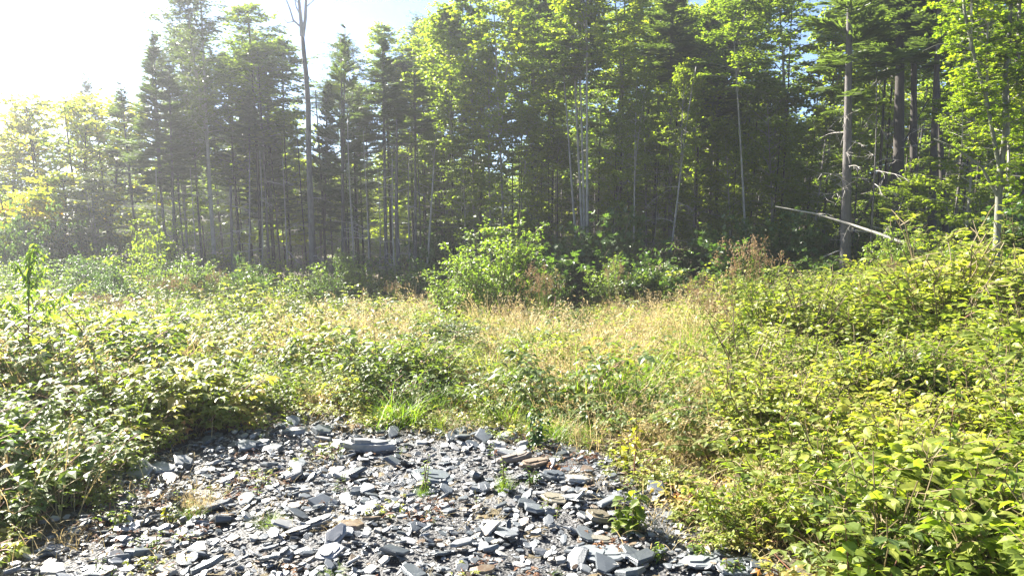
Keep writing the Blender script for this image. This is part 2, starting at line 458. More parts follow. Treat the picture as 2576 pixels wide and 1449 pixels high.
def shrub_mesh(name, H_=1.6, Rd=1.1, ns=16, ntw=12, nl=9, L=.07, leafm='shade_leaf', stemm='stem', tpl='LEAF5', ratio=.55, lean=.55, flat=.4, r0=.012, base=.15):
    mb = MB()
    for s in range(ns):
        az = s * 2.4 + random.uniform(-.4, .4)
        ln = random.uniform(0, 1) ** .6 * lean
        hgt = H_ * random.uniform(.65, 1.05) * (1 - .25 * ln)
        p0 = np.array([math.cos(az), math.sin(az), 0]) * random.uniform(0, base)
        d = np.array([math.cos(az) * ln, math.sin(az) * ln, 1.0])
        st = curve(p0, d, hgt, 6, bend=(math.cos(az) * ln * .5, math.sin(az) * ln * .5, -.1), wob=.06)
        st[:, :2] *= Rd / max(.2, lean * H_) if Rd else 1
        mb.tube(st, np.linspace(r0, .003, 7), 4, 1)
        tb = random.uniform(.25, .6)
        for t_ in range(ntw):
            u = random.uniform(.22, 1) * 6; k = min(int(u), 5)
            q = st[k] + (st[k + 1] - st[k]) * (u - k)
            dd = rv(.7); dd[2] = .35 + abs(dd[2]) * .4
            tw = curve(q, dd, H_ * random.uniform(.10, .26), 3, bend=(0, 0, -.3), wob=.1)
            mb.tube(tw, [.004, .003, .003, .002], 3, 1, cap=False)
            spray(mb, tw, nl, L, ratio, tb + u / 6 * .12, 0, tpl, flat=flat)
    return mb.mesh(name, [M[leafm], M[stemm]])

def bramble_mesh(name, H_=.6, ns=7, nlv=9, L=.065, leafm='bramble', tpl='LEAF5', arch=.6, tone=.4, ratio=.62):
    """arching canes carrying leaves of three leaflets"""
    mb = MB()
    for s in range(ns):
        az = s * 2.4 + random.uniform(-.5, .5)
        d = np.array([math.cos(az) * .45, math.sin(az) * .45, 1.0])
        st = curve((random.gauss(0, .05), random.gauss(0, .05), 0), d, H_ * random.uniform(.7, 1.15), 5, bend=(math.cos(az) * arch, math.sin(az) * arch, -.4), wob=.08)
        mb.tube(st, np.linspace(.005, .002, 6), 3, 1, cap=False)
        tb = min(.95, max(.05, random.gauss(tone, .16)))
        for k in range(nlv):
            u = (.2 + .8 * (k + .5) / nlv) * 5; i = min(int(u), 4)
            q = st[i] + (st[i + 1] - st[i]) * (u - i)
            a2 = k * 2.4 + random.uniform(-.4, .4)
            pd = unit(np.array([math.cos(a2), math.sin(a2), random.uniform(0, .5)]))
            q2 = q + pd * random.uniform(.03, .08)
            N = np.array([0, 0, 1.0]) + rv(.28)
            sd_ = unit(np.cross(pd, N))
            t = min(1, max(0, random.gauss(tb, .12)))
            l = L * random.uniform(.7, 1.2)
            dn = np.array([0, 0, -.35])
            mb.leaf(q2, pd + dn, N, l, l * ratio, t, tpl)
            mb.leaf(q2, pd * .35 + sd_ + dn, N, l * .82, l * ratio * .8, t, tpl)
            mb.leaf(q2, pd * .35 - sd_ + dn, N, l * .82, l * ratio * .8, t, tpl)
    return mb.mesh(name, [M[leafm], M['redstem']])

def grass_mesh(name, n=70, H_=.5, w=.007, arch=.5, base=.06, matn='grass', heads=0, headm='rush_head', tone=.45):
    mb = MB()
    for b in range(n):
        az = random.uniform(0, 2 * math.pi); ln = abs(random.gauss(0, .3)) + .05
        L = H_ * random.uniform(.45, 1.1)
        a = arch * random.uniform(.3, 1.4)
        P = curve((random.gauss(0, base), random.gauss(0, base), 0), (math.cos(az) * ln, math.sin(az) * ln, 1), L, 4, bend=(math.cos(az) * a, math.sin(az) * a, -a * .8), wob=.03)
        X = unit(np.cross(P[-1] - P[0], [random.gauss(0, .3), random.gauss(0, .3), 1.0]) + 1e-6)
        ww = np.array([w, w * .95, w * .8, w * .5, w * .1])[:, None]
        V = np.concatenate([P - X * ww / 2, P + X * ww / 2])
        F = []
        for i in range(4):
            F += [(i, i + 1, i + 6), (i, i + 6, i + 5)]
        mb.raw(V, F, 0, min(1, max(0, random.gauss(tone, .22))))
        if b < heads:
            for k in range(9):
                q = P[-1] + rv(.015)
                mb.leaf(q - (P[-1] - P[-2]) * random.uniform(0, .7), unit(P[-1] - P[-2]) + rv(.5), rv(1), random.uniform(.02, .04), .008, random.random(), 'LEAF2', 1)
    return mb.mesh(name, [M[matn], M[headm]])

def forb_mesh(name, H_=.55, ns=4, nl=22, L=.06, leafm='bramble', ratio=.3, tone=.35):
    mb = MB()
    for s in range(ns):
        d = np.array([random.gauss(0, .2), random.gauss(0, .2), 1])
        st = curve((random.gauss(0, .05), random.gauss(0, .05), 0), d, H_ * random.uniform(.7, 1.1), 5, wob=.05)
        mb.tube(st, np.linspace(.004, .002, 6), 3, 1, cap=False)
        for k in range(nl):
            u = (.15 + .85 * (k + .5) / nl) * 5; i = min(int(u), 4)
            q = st[i] + (st[i + 1] - st[i]) * (u - i)
            a2 = k * 2.4
            D = np.array([math.cos(a2), math.sin(a2), random.uniform(-.3, .5)])
            l = L * random.uniform(.7, 1.1) * (1.15 - .4 * k / nl)
            mb.leaf(q, D, np.array([0, 0, 1.0]) + rv(.25), l, l * ratio, min(1, max(0, random.gauss(tone, .15))), 'LEAF5')
    return mb.mesh(name, [M[leafm], M['stem']])

# ------------------------------------------------------------ scatter: one object, many placed meshes
def scatter(name, protos, pts, rots, scls, idx, tint):
    n = len(pts)
    me = bpy.data.meshes.new(name)
    me.vertices.add(n); me.vertices.foreach_set('co', np.asarray(pts, np.float32).ravel())
    def att(nm, ty, dat, key='value'):
        a = me.attributes.new(nm, ty, 'POINT'); a.data.foreach_set(key, dat)
    att('irot', 'FLOAT_VECTOR', np.asarray(rots, np.float32).ravel(), 'vector')
    att('iscl', 'FLOAT_VECTOR', np.asarray(scls, np.float32).ravel(), 'vector')
    att('ipick', 'INT', np.asarray(idx, np.int32).ravel())
    att('tint', 'FLOAT', np.asarray(tint, np.float32).ravel())
    me.update()
    o = obj(name, me, kind='stuff')
    ng = bpy.data.node_groups.new(name, 'GeometryNodeTree')
    ng.interface.new_socket('Geometry', in_out='INPUT', socket_type='NodeSocketGeometry')
    ng.interface.new_socket('Geometry', in_out='OUTPUT', socket_type='NodeSocketGeometry')
    N = ng.nodes; Lk = ng.links
    gi = N.new('NodeGroupInput'); go = N.new('NodeGroupOutput')
    iop = N.new('GeometryNodeInstanceOnPoints'); iop.inputs['Pick Instance'].default_value = True
    jn = N.new('GeometryNodeJoinGeometry')
    for pm in reversed(protos):
        po = bpy.data.objects.new(pm.name + '_source', pm)
        oi = N.new('GeometryNodeObjectInfo'); oi.inputs['Object'].default_value = po
        g2 = N.new('GeometryNodeGeometryToInstance')
        Lk.new(oi.outputs['Geometry'], g2.inputs[0]); Lk.new(g2.outputs[0], jn.inputs[0])
    def na(nm, ty):
        a = N.new('GeometryNodeInputNamedAttribute'); a.data_type = ty; a.inputs['Name'].default_value = nm
        return a.outputs['Attribute']
    Lk.new(gi.outputs[0], iop.inputs['Points']); Lk.new(jn.outputs[0], iop.inputs['Instance'])
    Lk.new(na('irot', 'FLOAT_VECTOR'), iop.inputs['Rotation'])
    Lk.new(na('iscl', 'FLOAT_VECTOR'), iop.inputs['Scale'])
    Lk.new(na('ipick', 'INT'), iop.inputs['Instance Index'])
    Lk.new(iop.outputs[0], go.inputs[0])
    md = o.modifiers.new('scatter', 'NODES'); md.node_group = ng
    return o

# ------------------------------------------------------------ ground
def axis(lo, hi, fine_lo, fine_hi, step, grow=1.35):
    a = list(np.arange(fine_lo, fine_hi + 1e-6, step))
    s = step; x = fine_hi
    while x < hi:
        s *= grow; x = min(hi, x + s); a.append(x)
    s = step; x = fine_lo
    while x > lo:
        s *= grow; x = max(lo, x - s); a.insert(0, x)
    return np.array(a)

def sheet(name, xs, ys, mat, dz=0.0, keep=None):
    X, Y = np.meshgrid(xs, ys)
    Z = H(X, Y) + dz
    V = np.stack([X, Y, Z], -1).reshape(-1, 3)
    nx, ny = len(xs), len(ys)
    i, j = np.meshgrid(np.arange(nx - 1), np.arange(ny - 1))
    a = (j * nx + i).ravel()
    F = np.concatenate([np.stack([a, a + 1, a + nx + 1], 1), np.stack([a, a + nx + 1, a + nx], 1)])
    if keep is not None:
        c = V[F].mean(1); F = F[keep(c[:, 0], c[:, 1])]
    mb = MB(); mb.raw(V, F)
    return mb.mesh(name, [mat], smooth=(0,))

g = obj('ground', sheet('ground', axis(-900, 900, -30, 30, .3), axis(-60, 1500, -6, 50, .3), M['ground']), kind='structure')

# ------------------------------------------------------------ scattering volume added to stand in for the lens-glare veil
m, nt, out = new_mat('glare_veil_air')
pv = nt.nodes.new('ShaderNodeVolumePrincipled')
pv.inputs['Density'].default_value = 0.0019
pv.inputs['Anisotropy'].default_value = 0.72
pv.inputs['Color'].default_value = (0.93, 0.95, 1, 1)
nt.links.new(pv.outputs[0], out.inputs['Volume'])
bx = MB()
x0_, x1_, y0_, y1_, z0_, z1_ = -60, 60, -8, 80, -2.6, 15
bx.raw([(x0_, y0_, z0_), (x1_, y0_, z0_), (x1_, y1_, z0_), (x0_, y1_, z0_), (x0_, y0_, z1_), (x1_, y0_, z1_), (x1_, y1_, z1_), (x0_, y1_, z1_)],
       [(0, 2, 1), (0, 3, 2), (4, 5, 6), (4, 6, 7), (0, 1, 5), (0, 5, 4), (1, 2, 6), (1, 6, 5), (2, 3, 7), (2, 7, 6), (3, 0, 4), (3, 4, 7)])
obj('glare_haze', bx.mesh('glare_haze', [m]), kind='stuff')

# ------------------------------------------------------------ slate bed
OUT = [(40, 1445), (130, 1400), (240, 1290), (330, 1180), (480, 1122), (600, 1085), (700, 1055), (790, 1042), (900, 1075), (1090, 1095), (1300, 1092), (1420, 1128), (1530, 1180), (1620, 1250), (1680, 1330), (1800, 1385), (1920, 1440)]
POLY = [(-2.6, 2.2), (-3.2, -3)][::-1]
POLY = [(-3.6, -3.0), (-2.9, 3.2)] + [tuple(G(*p)[:2]) for p in OUT] + [(1.75, 3.2), (1.9, -3.0)]
PA = np.array(POLY)

def in_poly(x, y):
    x = np.asarray(x, float); y = np.asarray(y, float)
    x = x + .10 * np.sin(y * 7 + 1) + .05 * np.sin(y * 17); y = y + .10 * np.sin(x * 6) + .05 * np.sin(x * 15 + 2)
    c = np.zeros(x.shape, bool)
    x1, y1 = PA[:, 0], PA[:, 1]; x2, y2 = np.roll(x1, -1), np.roll(y1, -1)
    for a, b_, c_, d_ in zip(x1, y1, x2, y2):
        k = ((b_ > y) != (d_ > y)) & (x < (c_ - a) * (y - b_) / ((d_ - b_) if d_ != b_ else 1e-9) + a)
        c ^= k
    return c

def edge_dist(x, y):
    """distance to the slate bed's outline"""
    x = np.asarray(x, float)[..., None]; y = np.asarray(y, float)[..., None]
    a = PA; b_ = np.roll(PA, -1, 0); d = b_ - a
    t = np.clip(((x - a[:, 0]) * d[:, 0] + (y - a[:, 1]) * d[:, 1]) / (d ** 2).sum(1), 0, 1)
    return np.sqrt((x - a[:, 0] - t * d[:, 0]) ** 2 + (y - a[:, 1] - t * d[:, 1]) ** 2).min(-1)

bed_me = sheet('slate_bed', np.arange(-4.4, 3.4, .08), np.arange(-3, 8.5, .08), M['grit'], .006, keep=lambda x, y: in_poly(x, y) | (edge_dist(x, y) < .12))
bed = obj('slate_bed', bed_me, kind='structure')

def slab_mesh(name, mat, k=7, asp=1.5, th=.14, seed=0, chip=.16, flake=False):
    rs = random.Random(seed)
    ang = sorted([(i + rs.uniform(-.33, .33)) * 2 * math.pi / k for i in range(k)])
    pts = [(math.cos(a) * .5 * rs.uniform(.78, 1.05), math.sin(a) * .5 / asp * rs.uniform(.78, 1.05)) for a in ang]
    mb = MB(); V = []
    for lay, (sc, z) in enumerate(((.86, -.5), (1.0, -.12), (.985, .30), (.90, .5))):
        for i, (x, y) in enumerate(pts):
            q = sc * (1 + rs.uniform(-chip, chip) * (.5 if lay else 1))
            V.append((x * q, y * q, th * (z + rs.uniform(-.08, .08))))
    V.append((0, 0, th * .55)); V.append((0, 0, -th * .5))
    F = []
    for l in range(3):
        for i in range(k):
            j = (i + 1) % k; a, b_ = l * k + i, l * k + j
            F += [(a, b_, b_ + k), (a, b_ + k, a + k)]
    for i in range(k):
        j = (i + 1) % k
        F.append((3 * k + i, 3 * k + j, 4 * k)); F.append((j, i, 4 * k + 1))
    mb.raw(V, F)
    if flake:                      # split layers standing on the face
        for q, (ox, oy, sc, z0_, z1_) in enumerate(((.06, .03, .66, .45, .72), (-.10, -.04, .42, .50, .92))):
            kk = k + 1; Vq = []
            aa = [(i + rs.uniform(-.3, .3)) * 2 * math.pi / kk for i in range(kk)]
            rr = [sc * .5 * rs.uniform(.7, 1.1) for _ in aa]
            for z_ in (z0_, z1_):
                for a_, r_ in zip(aa, rr):
                    Vq.append((ox + math.cos(a_) * r_, oy + math.sin(a_) * r_ / asp, th * (z_ + rs.uniform(-.04, .04))))
            Vq.append((ox, oy, th * z1_))
            Fq = []
            for i in range(kk):
                j = (i + 1) % kk
                Fq += [(i, j, j + kk), (i, j + kk, i + kk), (kk + i, kk + j, 2 * kk)]
            mb.raw(Vq, Fq)
    return mb.mesh(name, [mat])

SL = [slab_mesh('slate_piece_%s' % c, M['slate'], k, asp, th, i) for i, (c, k, asp, th) in enumerate([('a', 7, 1.5, .12), ('b', 6, 1.3, .16), ('c', 5, 1.7, .14), ('d', 8, 1.4, .10), ('e', 6, 2.2, .16), ('f', 5, 1.2, .22), ('g', 7, 1.9, .09), ('h', 6, 1.5, .13), ('i', 5, 1.45, .18), ('j', 7, 1.25, .1)])]

def slate_points(n, lo, hi, fall=0.0):
    x = rng.uniform(-4.2, 3.0, n); y = 8.4 - (8.4 + 1.0) * rng.uniform(0, 1, n) ** .9
    k = in_poly(x, y)
    x, y = x[k], y[k]
    s = lo * (hi / lo) ** (rng.uniform(0, 1, len(x)) ** 1.6)
    return x, y, s

def stone_rot(n, tilt):
    return np.stack([rng.normal(.05, tilt, n), rng.normal(.02, tilt, n), rng.uniform(0, 6.283, n)], 1)

SLATE_READY = True
xs, ys, ss = [], [], []
for n_, lo, hi in ((1700, .08, .25), (12000, .045, .105), (15000, .025, .06), (7000, .012, .03)):
    a, b_, c_ = slate_points(n_, lo, hi)
    xs.append(a); ys.append(b_); ss.append(c_)
xs = np.concatenate(xs); ys = np.concatenate(ys); ss = np.concatenate(ss)
# stones spilling past the outline, under the plants
ex = rng.uniform(-5, 3.5, 9000); ey = rng.uniform(2.5, 8.8, 9000)
k = (~in_poly(ex, ey)) & (edge_dist(ex, ey) < rng.exponential(.14, 9000))
ex, ey = ex[k], ey[k]
xs = np.concatenate([xs, ex]); ys = np.concatenate([ys, ey]); ss = np.concatenate([ss, rng.uniform(.015, .09, len(ex))])
zs = H(xs, ys) + .012 + rng.uniform(0, 1, len(xs)) * (.012 + .35 * np.minimum(ss, .08))
rots = stone_rot(len(xs), .27)
vis = ss * 1.0 / np.maximum(ys, 2.0)
pxs, pys = proj(xs, ys, zs)
vis = np.where((pxs > 0) & (pxs < 2576) & (pys < 1449) & (ys > 2), vis, 0)
order = np.argsort(-vis)
top = order[:300]; rest = order[300:]
for i in top:
    f_ = random.uniform(.85, 1.2)
    obj('slate_piece', SL[random.randrange(10)], bed, (xs[i], ys[i], zs[i] + .01), tuple(rots[i]), (ss[i] * f_, ss[i], ss[i] * random.uniform(.8, 1.3)))
rub = scatter('slate_rubble', SL, np.stack([xs[rest], ys[rest], zs[rest]], 1), rots[rest],
              np.stack([ss[rest], ss[rest], ss[rest] * rng.uniform(.8, 1.6, len(rest))], 1), rng.integers(0, 10, len(rest)), rng.uniform(0, 1, len(rest)))
rub.parent = bed

def slab(px, py, wpx, asp, th, mat, rot, label, cat='slate slab', name='slate_slab', k=7, seed=0, lift=.02):
    p = G(px, py)
    L = wpx / FPX * p.y * .88
    me = slab_mesh(name, M[mat], k + 2, asp, th, seed + 50, .10, True)
    o = obj(name, me, None, (p.x, p.y, p.z + lift * .7 + L * th * .3), tuple(R(a) for a in rot), (L, L, L))
    o['kind'] = 'thing'
    return tag(o, label, cat)

slab(925, 1142, 158, 3.2, .17, 'slate', (4, 2, -4), 'long straight-edged thick slate slab near the top of the stone bed', k=6, seed=1, lift=.05)
slab(1090, 1212, 150, 1.25, .10, 'slate_blue', (-3, 9, -18), 'broad smooth blue-grey slab in the middle of the stone bed', k=7, seed=2, lift=.04)
slab(1290, 1168, 120, 2.4, .12, 'slate_rust', (3, -8, 14), 'rust-brown slab beside the dark hollow below the weeds', k=6, seed=3, lift=.05)
slab(1345, 1185, 105, 2.0, .12, 'slate_rust', (5, -6, 8), 'smaller rust-brown slab overlapping the first rusty slab', k=6, seed=4, lift=.07)
slab(352, 1205, 95, 1.3, .09, 'slate_pale', (48, -22, 20), 'shiny pale slab tipped up on edge against the bramble bank', k=5, seed=5, lift=.08)
slab(420, 1222, 80, 1.6, .10, 'slate', (35, 10, -30), 'dark slab leaning behind the shiny tipped-up slab', k=6, seed=6, lift=.05)
slab(372, 1375, 90, 1.9, .13, 'slate', (3, 2, -10), 'flat grey slab below the dry grass clump', k=7, seed=7, lift=.03)
slab(845, 1375, 105, 1.9, .12, 'slate_pale', (30, -25, 52), 'whitish pointed shard standing askew above the bottom slab', k=5, seed=8, lift=.08)
slab(830, 1412, 95, 1.5, .12, 'slate_pale', (28, -12, 20), 'whitish slab propped below the standing shard', k=6, seed=9, lift=.06)
slab(800, 1330, 120, 3.0, .11, 'slate', (14, -10, 24), 'long dark grey slab lying aslant above the whitish shards', k=6, seed=10, lift=.05)
slab(745, 1352, 110, 3.4, .12, 'slate', (12, -8, 22), 'thin dark slab lying parallel under the aslant slab', k=6, seed=11, lift=.03)
slab(1395, 1268, 100, 1.3, .10, 'slate_tan', (2, 6, -12), 'tan tinted flat slab above the pale cube-like stone', k=6, seed=12, lift=.04)
slab(1505, 1318, 92, 1.4, .18, 'slate_tan', (8, 14, 10), 'tan and grey block with a shaded front beside the bright weed', k=6, seed=13, lift=.05)
slab(1495, 1375, 120, 2.3, .08, 'slate_tan', (4, 3, -6), 'long yellowish thin slab above the big flat slab', k=6, seed=14, lift=.05)
slab(1510, 1412, 190, 1.7, .07, 'slate_blue', (2, 2, -4), 'big flat smooth grey-green slab at the edge of the stone bed', k=5, seed=15, lift=.04)
slab(1770, 1420, 170, 1.8, .08, 'slate_blue', (3, -4, 12), 'wide slab partly shaded by the low green sprigs', k=6, seed=16, lift=.03)
slab(1860, 1440, 160, 1.5, .07, 'slate_blue', (3, -2, 20), 'outermost wide slab under the edge of the broadleaf bushes', k=6, seed=17, lift=.03)
slab(712, 1080, 75, 2.0, .10, 'slate_pale', (6, 0, -12), 'bluish white slab at the far tip of the stone bed', k=6, seed=18, lift=.04)
slab(985, 1284, 60, 1.4, .12, 'slate_pale', (5, -6, 8), 'pale flat stone between two dark slate pieces mid bed', k=6, seed=19, lift=.03)
slab(1380, 1298, 44, 1.1, .35, 'slate_pale', (10, 10, 20), 'small bright cube-like stone in the stone bed', 'stone', 'cube_stone', 5, 20, .03)
slab(1280, 1112, 75, 1.5, .14, 'slate_pale', (18, -8, 20), 'white sunlit slab heaped at the foot of the leafy weed', k=6, seed=21, lift=.06)
slab(1255, 1128, 70, 1.7, .14, 'slate_pale', (8, 12, -15), 'white slab lying under the heaped sunlit slab', k=6, seed=22, lift=.03)
slab(655, 1128, 70, 1.6, .18, 'slate_blue', (10, -8, 12), 'blocky grey stone near the upper brambles of the bed', 'stone', 'slate_block', 6, 23, .03)
slab(1395, 1212, 80, 1.4, .2, 'slate', (8, 8, -6), 'lumpy grey block under the overhanging green weeds', 'stone', 'slate_block', 7, 24, .04)
slab(130, 1395, 90, 1.7, .12, 'slate', (12, 6, 30), 'grey slab half buried beneath the bramble edge', k=6, seed=25, lift=.03)

# ------------------------------------------------------------ meadow cover
BR = [bramble_mesh('bramble_%s' % c, H_, ns, nlv, L, tone=t) for c, H_, ns, nlv, L, t in
      (('a', .60, 8, 10, .08, .35), ('b', .5, 9, 9, .085, .5), ('c', .75, 7, 12, .07, .3), ('d', .45, 8, 8, .07, .6), ('e', .65, 8, 11, .09, .42))]
FO = [forb_mesh('forb_a', .6, 4, 24, .075), forb_mesh('forb_b', .5, 6, 18, .05, tone=.5)]
BL = [shrub_mesh('broad_%s' % c, H_, .42, 9, 6, 5, L, 'broad', 'stem', 'LEAF8', rt, .5, .35, r0=.005, base=.1) for c, H_, L, rt in (('a', .75, .07, .6), ('b', .65, .085, .55), ('c', .9, .055, .65), ('d', .8, .06, .45), ('e', .8, .088, .72), ('f', .75, .075, .55))]
GG = [grass_mesh('grass_a', 120, .5, .0055, .7, .1, tone=.4), grass_mesh('grass_b', 90, .38, .005, .9, .1), grass_mesh('grass_y', 110, .6, .0055, .7, .11, tone=.75)]
DG = [grass_mesh('dry_a', 100, .5, .0045, .5, .12, 'dry', 50, 'dry', .35), grass_mesh('dry_b', 80, .62, .005, .6, .13, 'dry', 40, 'dry', .6)]

# zones of the meadow as seen: (px, py, rx, ry, kind, weight)
ZN = [(1450, 950, 100, 60, 'dry', .9), (1680, 840, 170, 45, 'dry', .8), (1700, 1090, 65, 60, 'dry', .9), (1560, 1020, 60, 60, 'dry', .6),
      (940, 850, 160, 45, 'dry', .45), (1280, 820, 70, 30, 'dry', .5), (1330, 985, 60, 30, 'dry', .7), (640, 800, 120, 20, 'dry', .4), (240, 760, 90, 30, 'dry', .5),
      (1000, 870, 60, 30, 'dry', .4), (1790, 990, 60, 80, 'dry', .4),
      (1000, 1010, 70, 55, 'grass', .7), (1410, 1060, 70, 40, 'grass', .9), (560, 960, 35, 45, 'grass', .7), (1370, 860, 70, 35, 'grass', .6), (1570, 950, 55, 70, 'grass', .6),
      (1770, 870, 130, 30, 'grass', .5), (1130, 1050, 60, 30, 'grass', .4), (1960, 800, 120, 60, 'grass', .2)]

pts = []
def cand(x0, x1, y0, y1, dens):
    n = int((x1 - x0) * (y1 - y0) * dens)
    return np.stack([rng.uniform(x0, x1, n), rng.uniform(y0, y1, n)], 1)
C = np.concatenate([cand(-9, 9, 1.8, 8, 17), cand(-12, 12, 8, 14, 11), cand(-19, 19, 14, 24, 7.5), cand(-24, 24, 24, 29, 5)])
x, y = C[:, 0], C[:, 1]
inn = in_poly(x, y); ed = edge_dist(x, y)
keep = (~inn & (ed > .03)) | (inn & (ed < .40) & (rng.uniform(0, 1, len(x)) < .30 * np.exp(-ed / .2)))
keep &= np.abs(x) < y * .80 + 3.5
x, y, inn, ed = x[keep], y[keep], inn[keep], ed[keep]
n = len(x)
z = H(x, y)
ppx, ppy = proj(x, y, z + .3)
pd = np.zeros(n); pg = np.zeros(n)
for zx, zy, rx, ry, kd, w_ in ZN:
    q = np.exp(-(((ppx - zx) / rx) ** 2 + ((ppy - zy) / ry) ** 2)) * w_ * .85
    if kd == 'dry': pd = np.maximum(pd, q)
    else: pg = np.maximum(pg, q)
rnd = rng.uniform(0, 1, n)
low = np.array([noise.noise(Vector((a * .45, b_ * .45, 3.0))) for a, b_ in zip(x, y)])
pg = np.clip(pg + .06, 0, 1); pd = np.clip(pd * .46 + .03 + .1 * (low > .15), 0, 1)
right = np.maximum(sst(1750, 1950, ppx + (ppy - 900) * -.25), sst(1640, 1760, ppx) * sst(1060, 1160, ppy))           # broadleaf mass
kind = np.where(rnd < pd, 3, np.where(rnd < pd + pg, 2, np.where(rng.uniform(0, 1, n) < right * np.where(ppy > 950, .75, .5), 4, np.where(rng.uniform(0, 1, n) < .22, 1, 0))))
lump = np.array([noise.noise(Vector((a * 1.15, b_ * 1.15, 9.0))) for a, b_ in zip(x, y)]) * 1.3
lump2 = np.array([noise.noise(Vector((a * .38, b_ * .38, 21.0))) for a, b_ in zip(x, y)]) * 1.2
hs = rng.uniform(.75, 1.2, n) * np.clip(.98 + .95 * lump + .5 * lump2, .35, 1.9)
gap = (lump + .4 * lump2) < -.26
sel = ~gap | (rng.uniform(0, 1, n) < .2)
SELECT = sel
hs *= .55 + .45 * sst(0, .9, ed)
hs *= np.where(inn, .5, 1.0)
hs *= 1 + .05 * sst(1600, 2300, ppx) + .1 * sst(600, 100, ppx)
hs = np.where((ppx > 1600) & (y < 8), np.minimum(hs, .95), hs)
hs *= np.where((kind == 0) & (np.abs(ppx - 1500) < 500) & (ppy < 1000), .8, 1.0)
# green to reddish: patches
tn = np.clip(.36 + 1.1 * low + .5 * lump2 + rng.normal(0, .22, n), 0, 1)
tn = np.where(ppx > 1700, tn * .85 + .08, tn)
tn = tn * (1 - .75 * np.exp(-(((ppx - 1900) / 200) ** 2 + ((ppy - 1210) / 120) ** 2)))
# cooler, fresher green near the bank on the left
tn = np.where((ppx < 450) & (ppy > 900), tn * .85, tn)
# a darker hollow where the cover thins out
rz = np.stack([rng.normal(0, .12, n), rng.normal(0, .12, n), rng.uniform(0, 6.283, n)], 1)
def pick_(m_, k):
    a = rng.integers(0, m_, k.sum())
    if m_ == 6:
        a = np.where(y[k] < 5.6, np.where(rng.uniform(0, 1, k.sum()) < .6, rng.integers(4, 6, k.sum()), a), a % 4)
    return a
def put(name, kid, protos, sc=1.0, xy=1.0):
    k = (kind == kid) & SELECT
    s_ = hs[k] * sc
    scatter(name, protos, np.stack([x[k], y[k], z[k] - .01], 1), rz[k], np.stack([s_ * xy, s_ * xy, s_], 1), pick_(len(protos), k), tn[k])
put('bramble_undergrowth', 0, BR, 1.0, 1.1)
put('weed_undergrowth', 1, FO)
put('green_grass', 2, GG, 1.0)
put('dry_grass', 3, DG, 1.0, 1.15)
put('broadleaf_undergrowth', 4, BL, 1.05, 1.1)
# low litter layer and creepers on the meadow floor
qx, qy = rng.uniform(-4, 3, 2600), rng.uniform(2.2, 8.3, 2600)
k_ = in_poly(qx, qy)
e_ = edge_dist(qx, qy)
k_ &= (rng.uniform(0, 1, 2600) < .06 + .5 * np.exp(-e_ / .3) + .25 * np.exp(-(((qx + 1.9) / .7) ** 2 + ((qy - 5.0) / .9) ** 2)))
qx, qy = qx[k_], qy[k_]; nq = len(qx)
LT = [grass_mesh('litter_straw', 22, .16, .003, 1.6, .10, 'dry', tone=.2), bramble_mesh('litter_leaf', .05, 6, 3, .026, 'litter', arch=1.6, tone=.5), forb_mesh('seedling', .12, 3, 9, .03, 'bright_shrub'), bramble_mesh('seedling_runner', .14, 5, 4, .035, arch=1.5, tone=.5)]
scatter('slate_litter_and_weeds', LT, np.stack([qx, qy, H(qx, qy) + .02], 1), np.stack([np.zeros(nq), np.zeros(nq), rng.uniform(0, 6.28, nq)], 1), np.repeat(rng.uniform(.5, 1.2, nq)[:, None], 3, 1), rng.choice(4, nq, p=[.4, .3, .15, .15]), rng.uniform(0, 1, nq)).parent = bed
lm = [bramble_mesh('creeper_%s' % c, .22, 9, 5, .05, arch=1.3, tone=t) for c, t in (('a', .5), ('b', .75))]
LM = [grass_mesh('thatch', 50, .22, .004, 1.0, .15, 'dry')]
C = np.concatenate([cand(-9, 9, 1.8, 10, 14), cand(-14, 14, 10, 18, 6)])
k = ~in_poly(C[:, 0], C[:, 1]) & (np.abs(C[:, 0]) < C[:, 1] * .8 + 3)
C = C[k]; n2_ = len(C)
scatter('meadow_floor_litter', lm + LM, np.stack([C[:, 0], C[:, 1], H(C[:, 0], C[:, 1])], 1), np.stack([np.zeros(n2_), np.zeros(n2_), rng.uniform(0, 6.28, n2_)], 1), np.repeat(rng.uniform(.7, 1.3, n2_)[:, None], 3, 1), rng.integers(0, 3, n2_), rng.uniform(.2, 1, n2_))


# ------------------------------------------------------------ forest
MC = [broad_crown('maple_crown_a', 5.5, 2.1, 52, 11, 16, .13, 'maple', up=.3),
      broad_crown('maple_crown_b', 6.5, 1.9, 56, 11, 15, .125, 'maple', up=.2)]
YC = [broad_crown('yellow_crown_a', 6.0, 2.1, 50, 11, 16, .13, 'yellow_maple', up=.3),
      broad_crown('yellow_crown_b', 5.0, 1.8, 48, 11, 16, .13, 'yellow_maple', up=.2)]
GC = [broad_crown('gold_crown_a', 5.0, 2.0, 46, 9, 13, .12, 'gold_maple', barkm='bark_dark', up=.3),
      broad_crown('gold_crown_b', 4.5, 1.7, 44, 9, 13, .12, 'gold_maple', barkm='bark_dark', up=.3)]
BC = [broad_crown('birch_crown', 6.5, 1.8, 60, 13, 17, .085, 'birch', up=.7)]
FC = [fir_crown('fir_crown_a', 6.5, 1.4, .33, 6, .85), fir_crown('fir_crown_b', 7.5, 1.6, .38, 6, .85), fir_crown('spruce_crown', 6.5, 1.6, .44, 5, .8)]
CH = {'maple': (MC, (5.5, 6.5)), 'yellow': (YC, (6.0, 5.0)), 'gold': (GC, (5.0, 4.5)), 'birch': (BC, (6.5,)), 'fir': (FC, (6.5, 7.5, 6.5))}
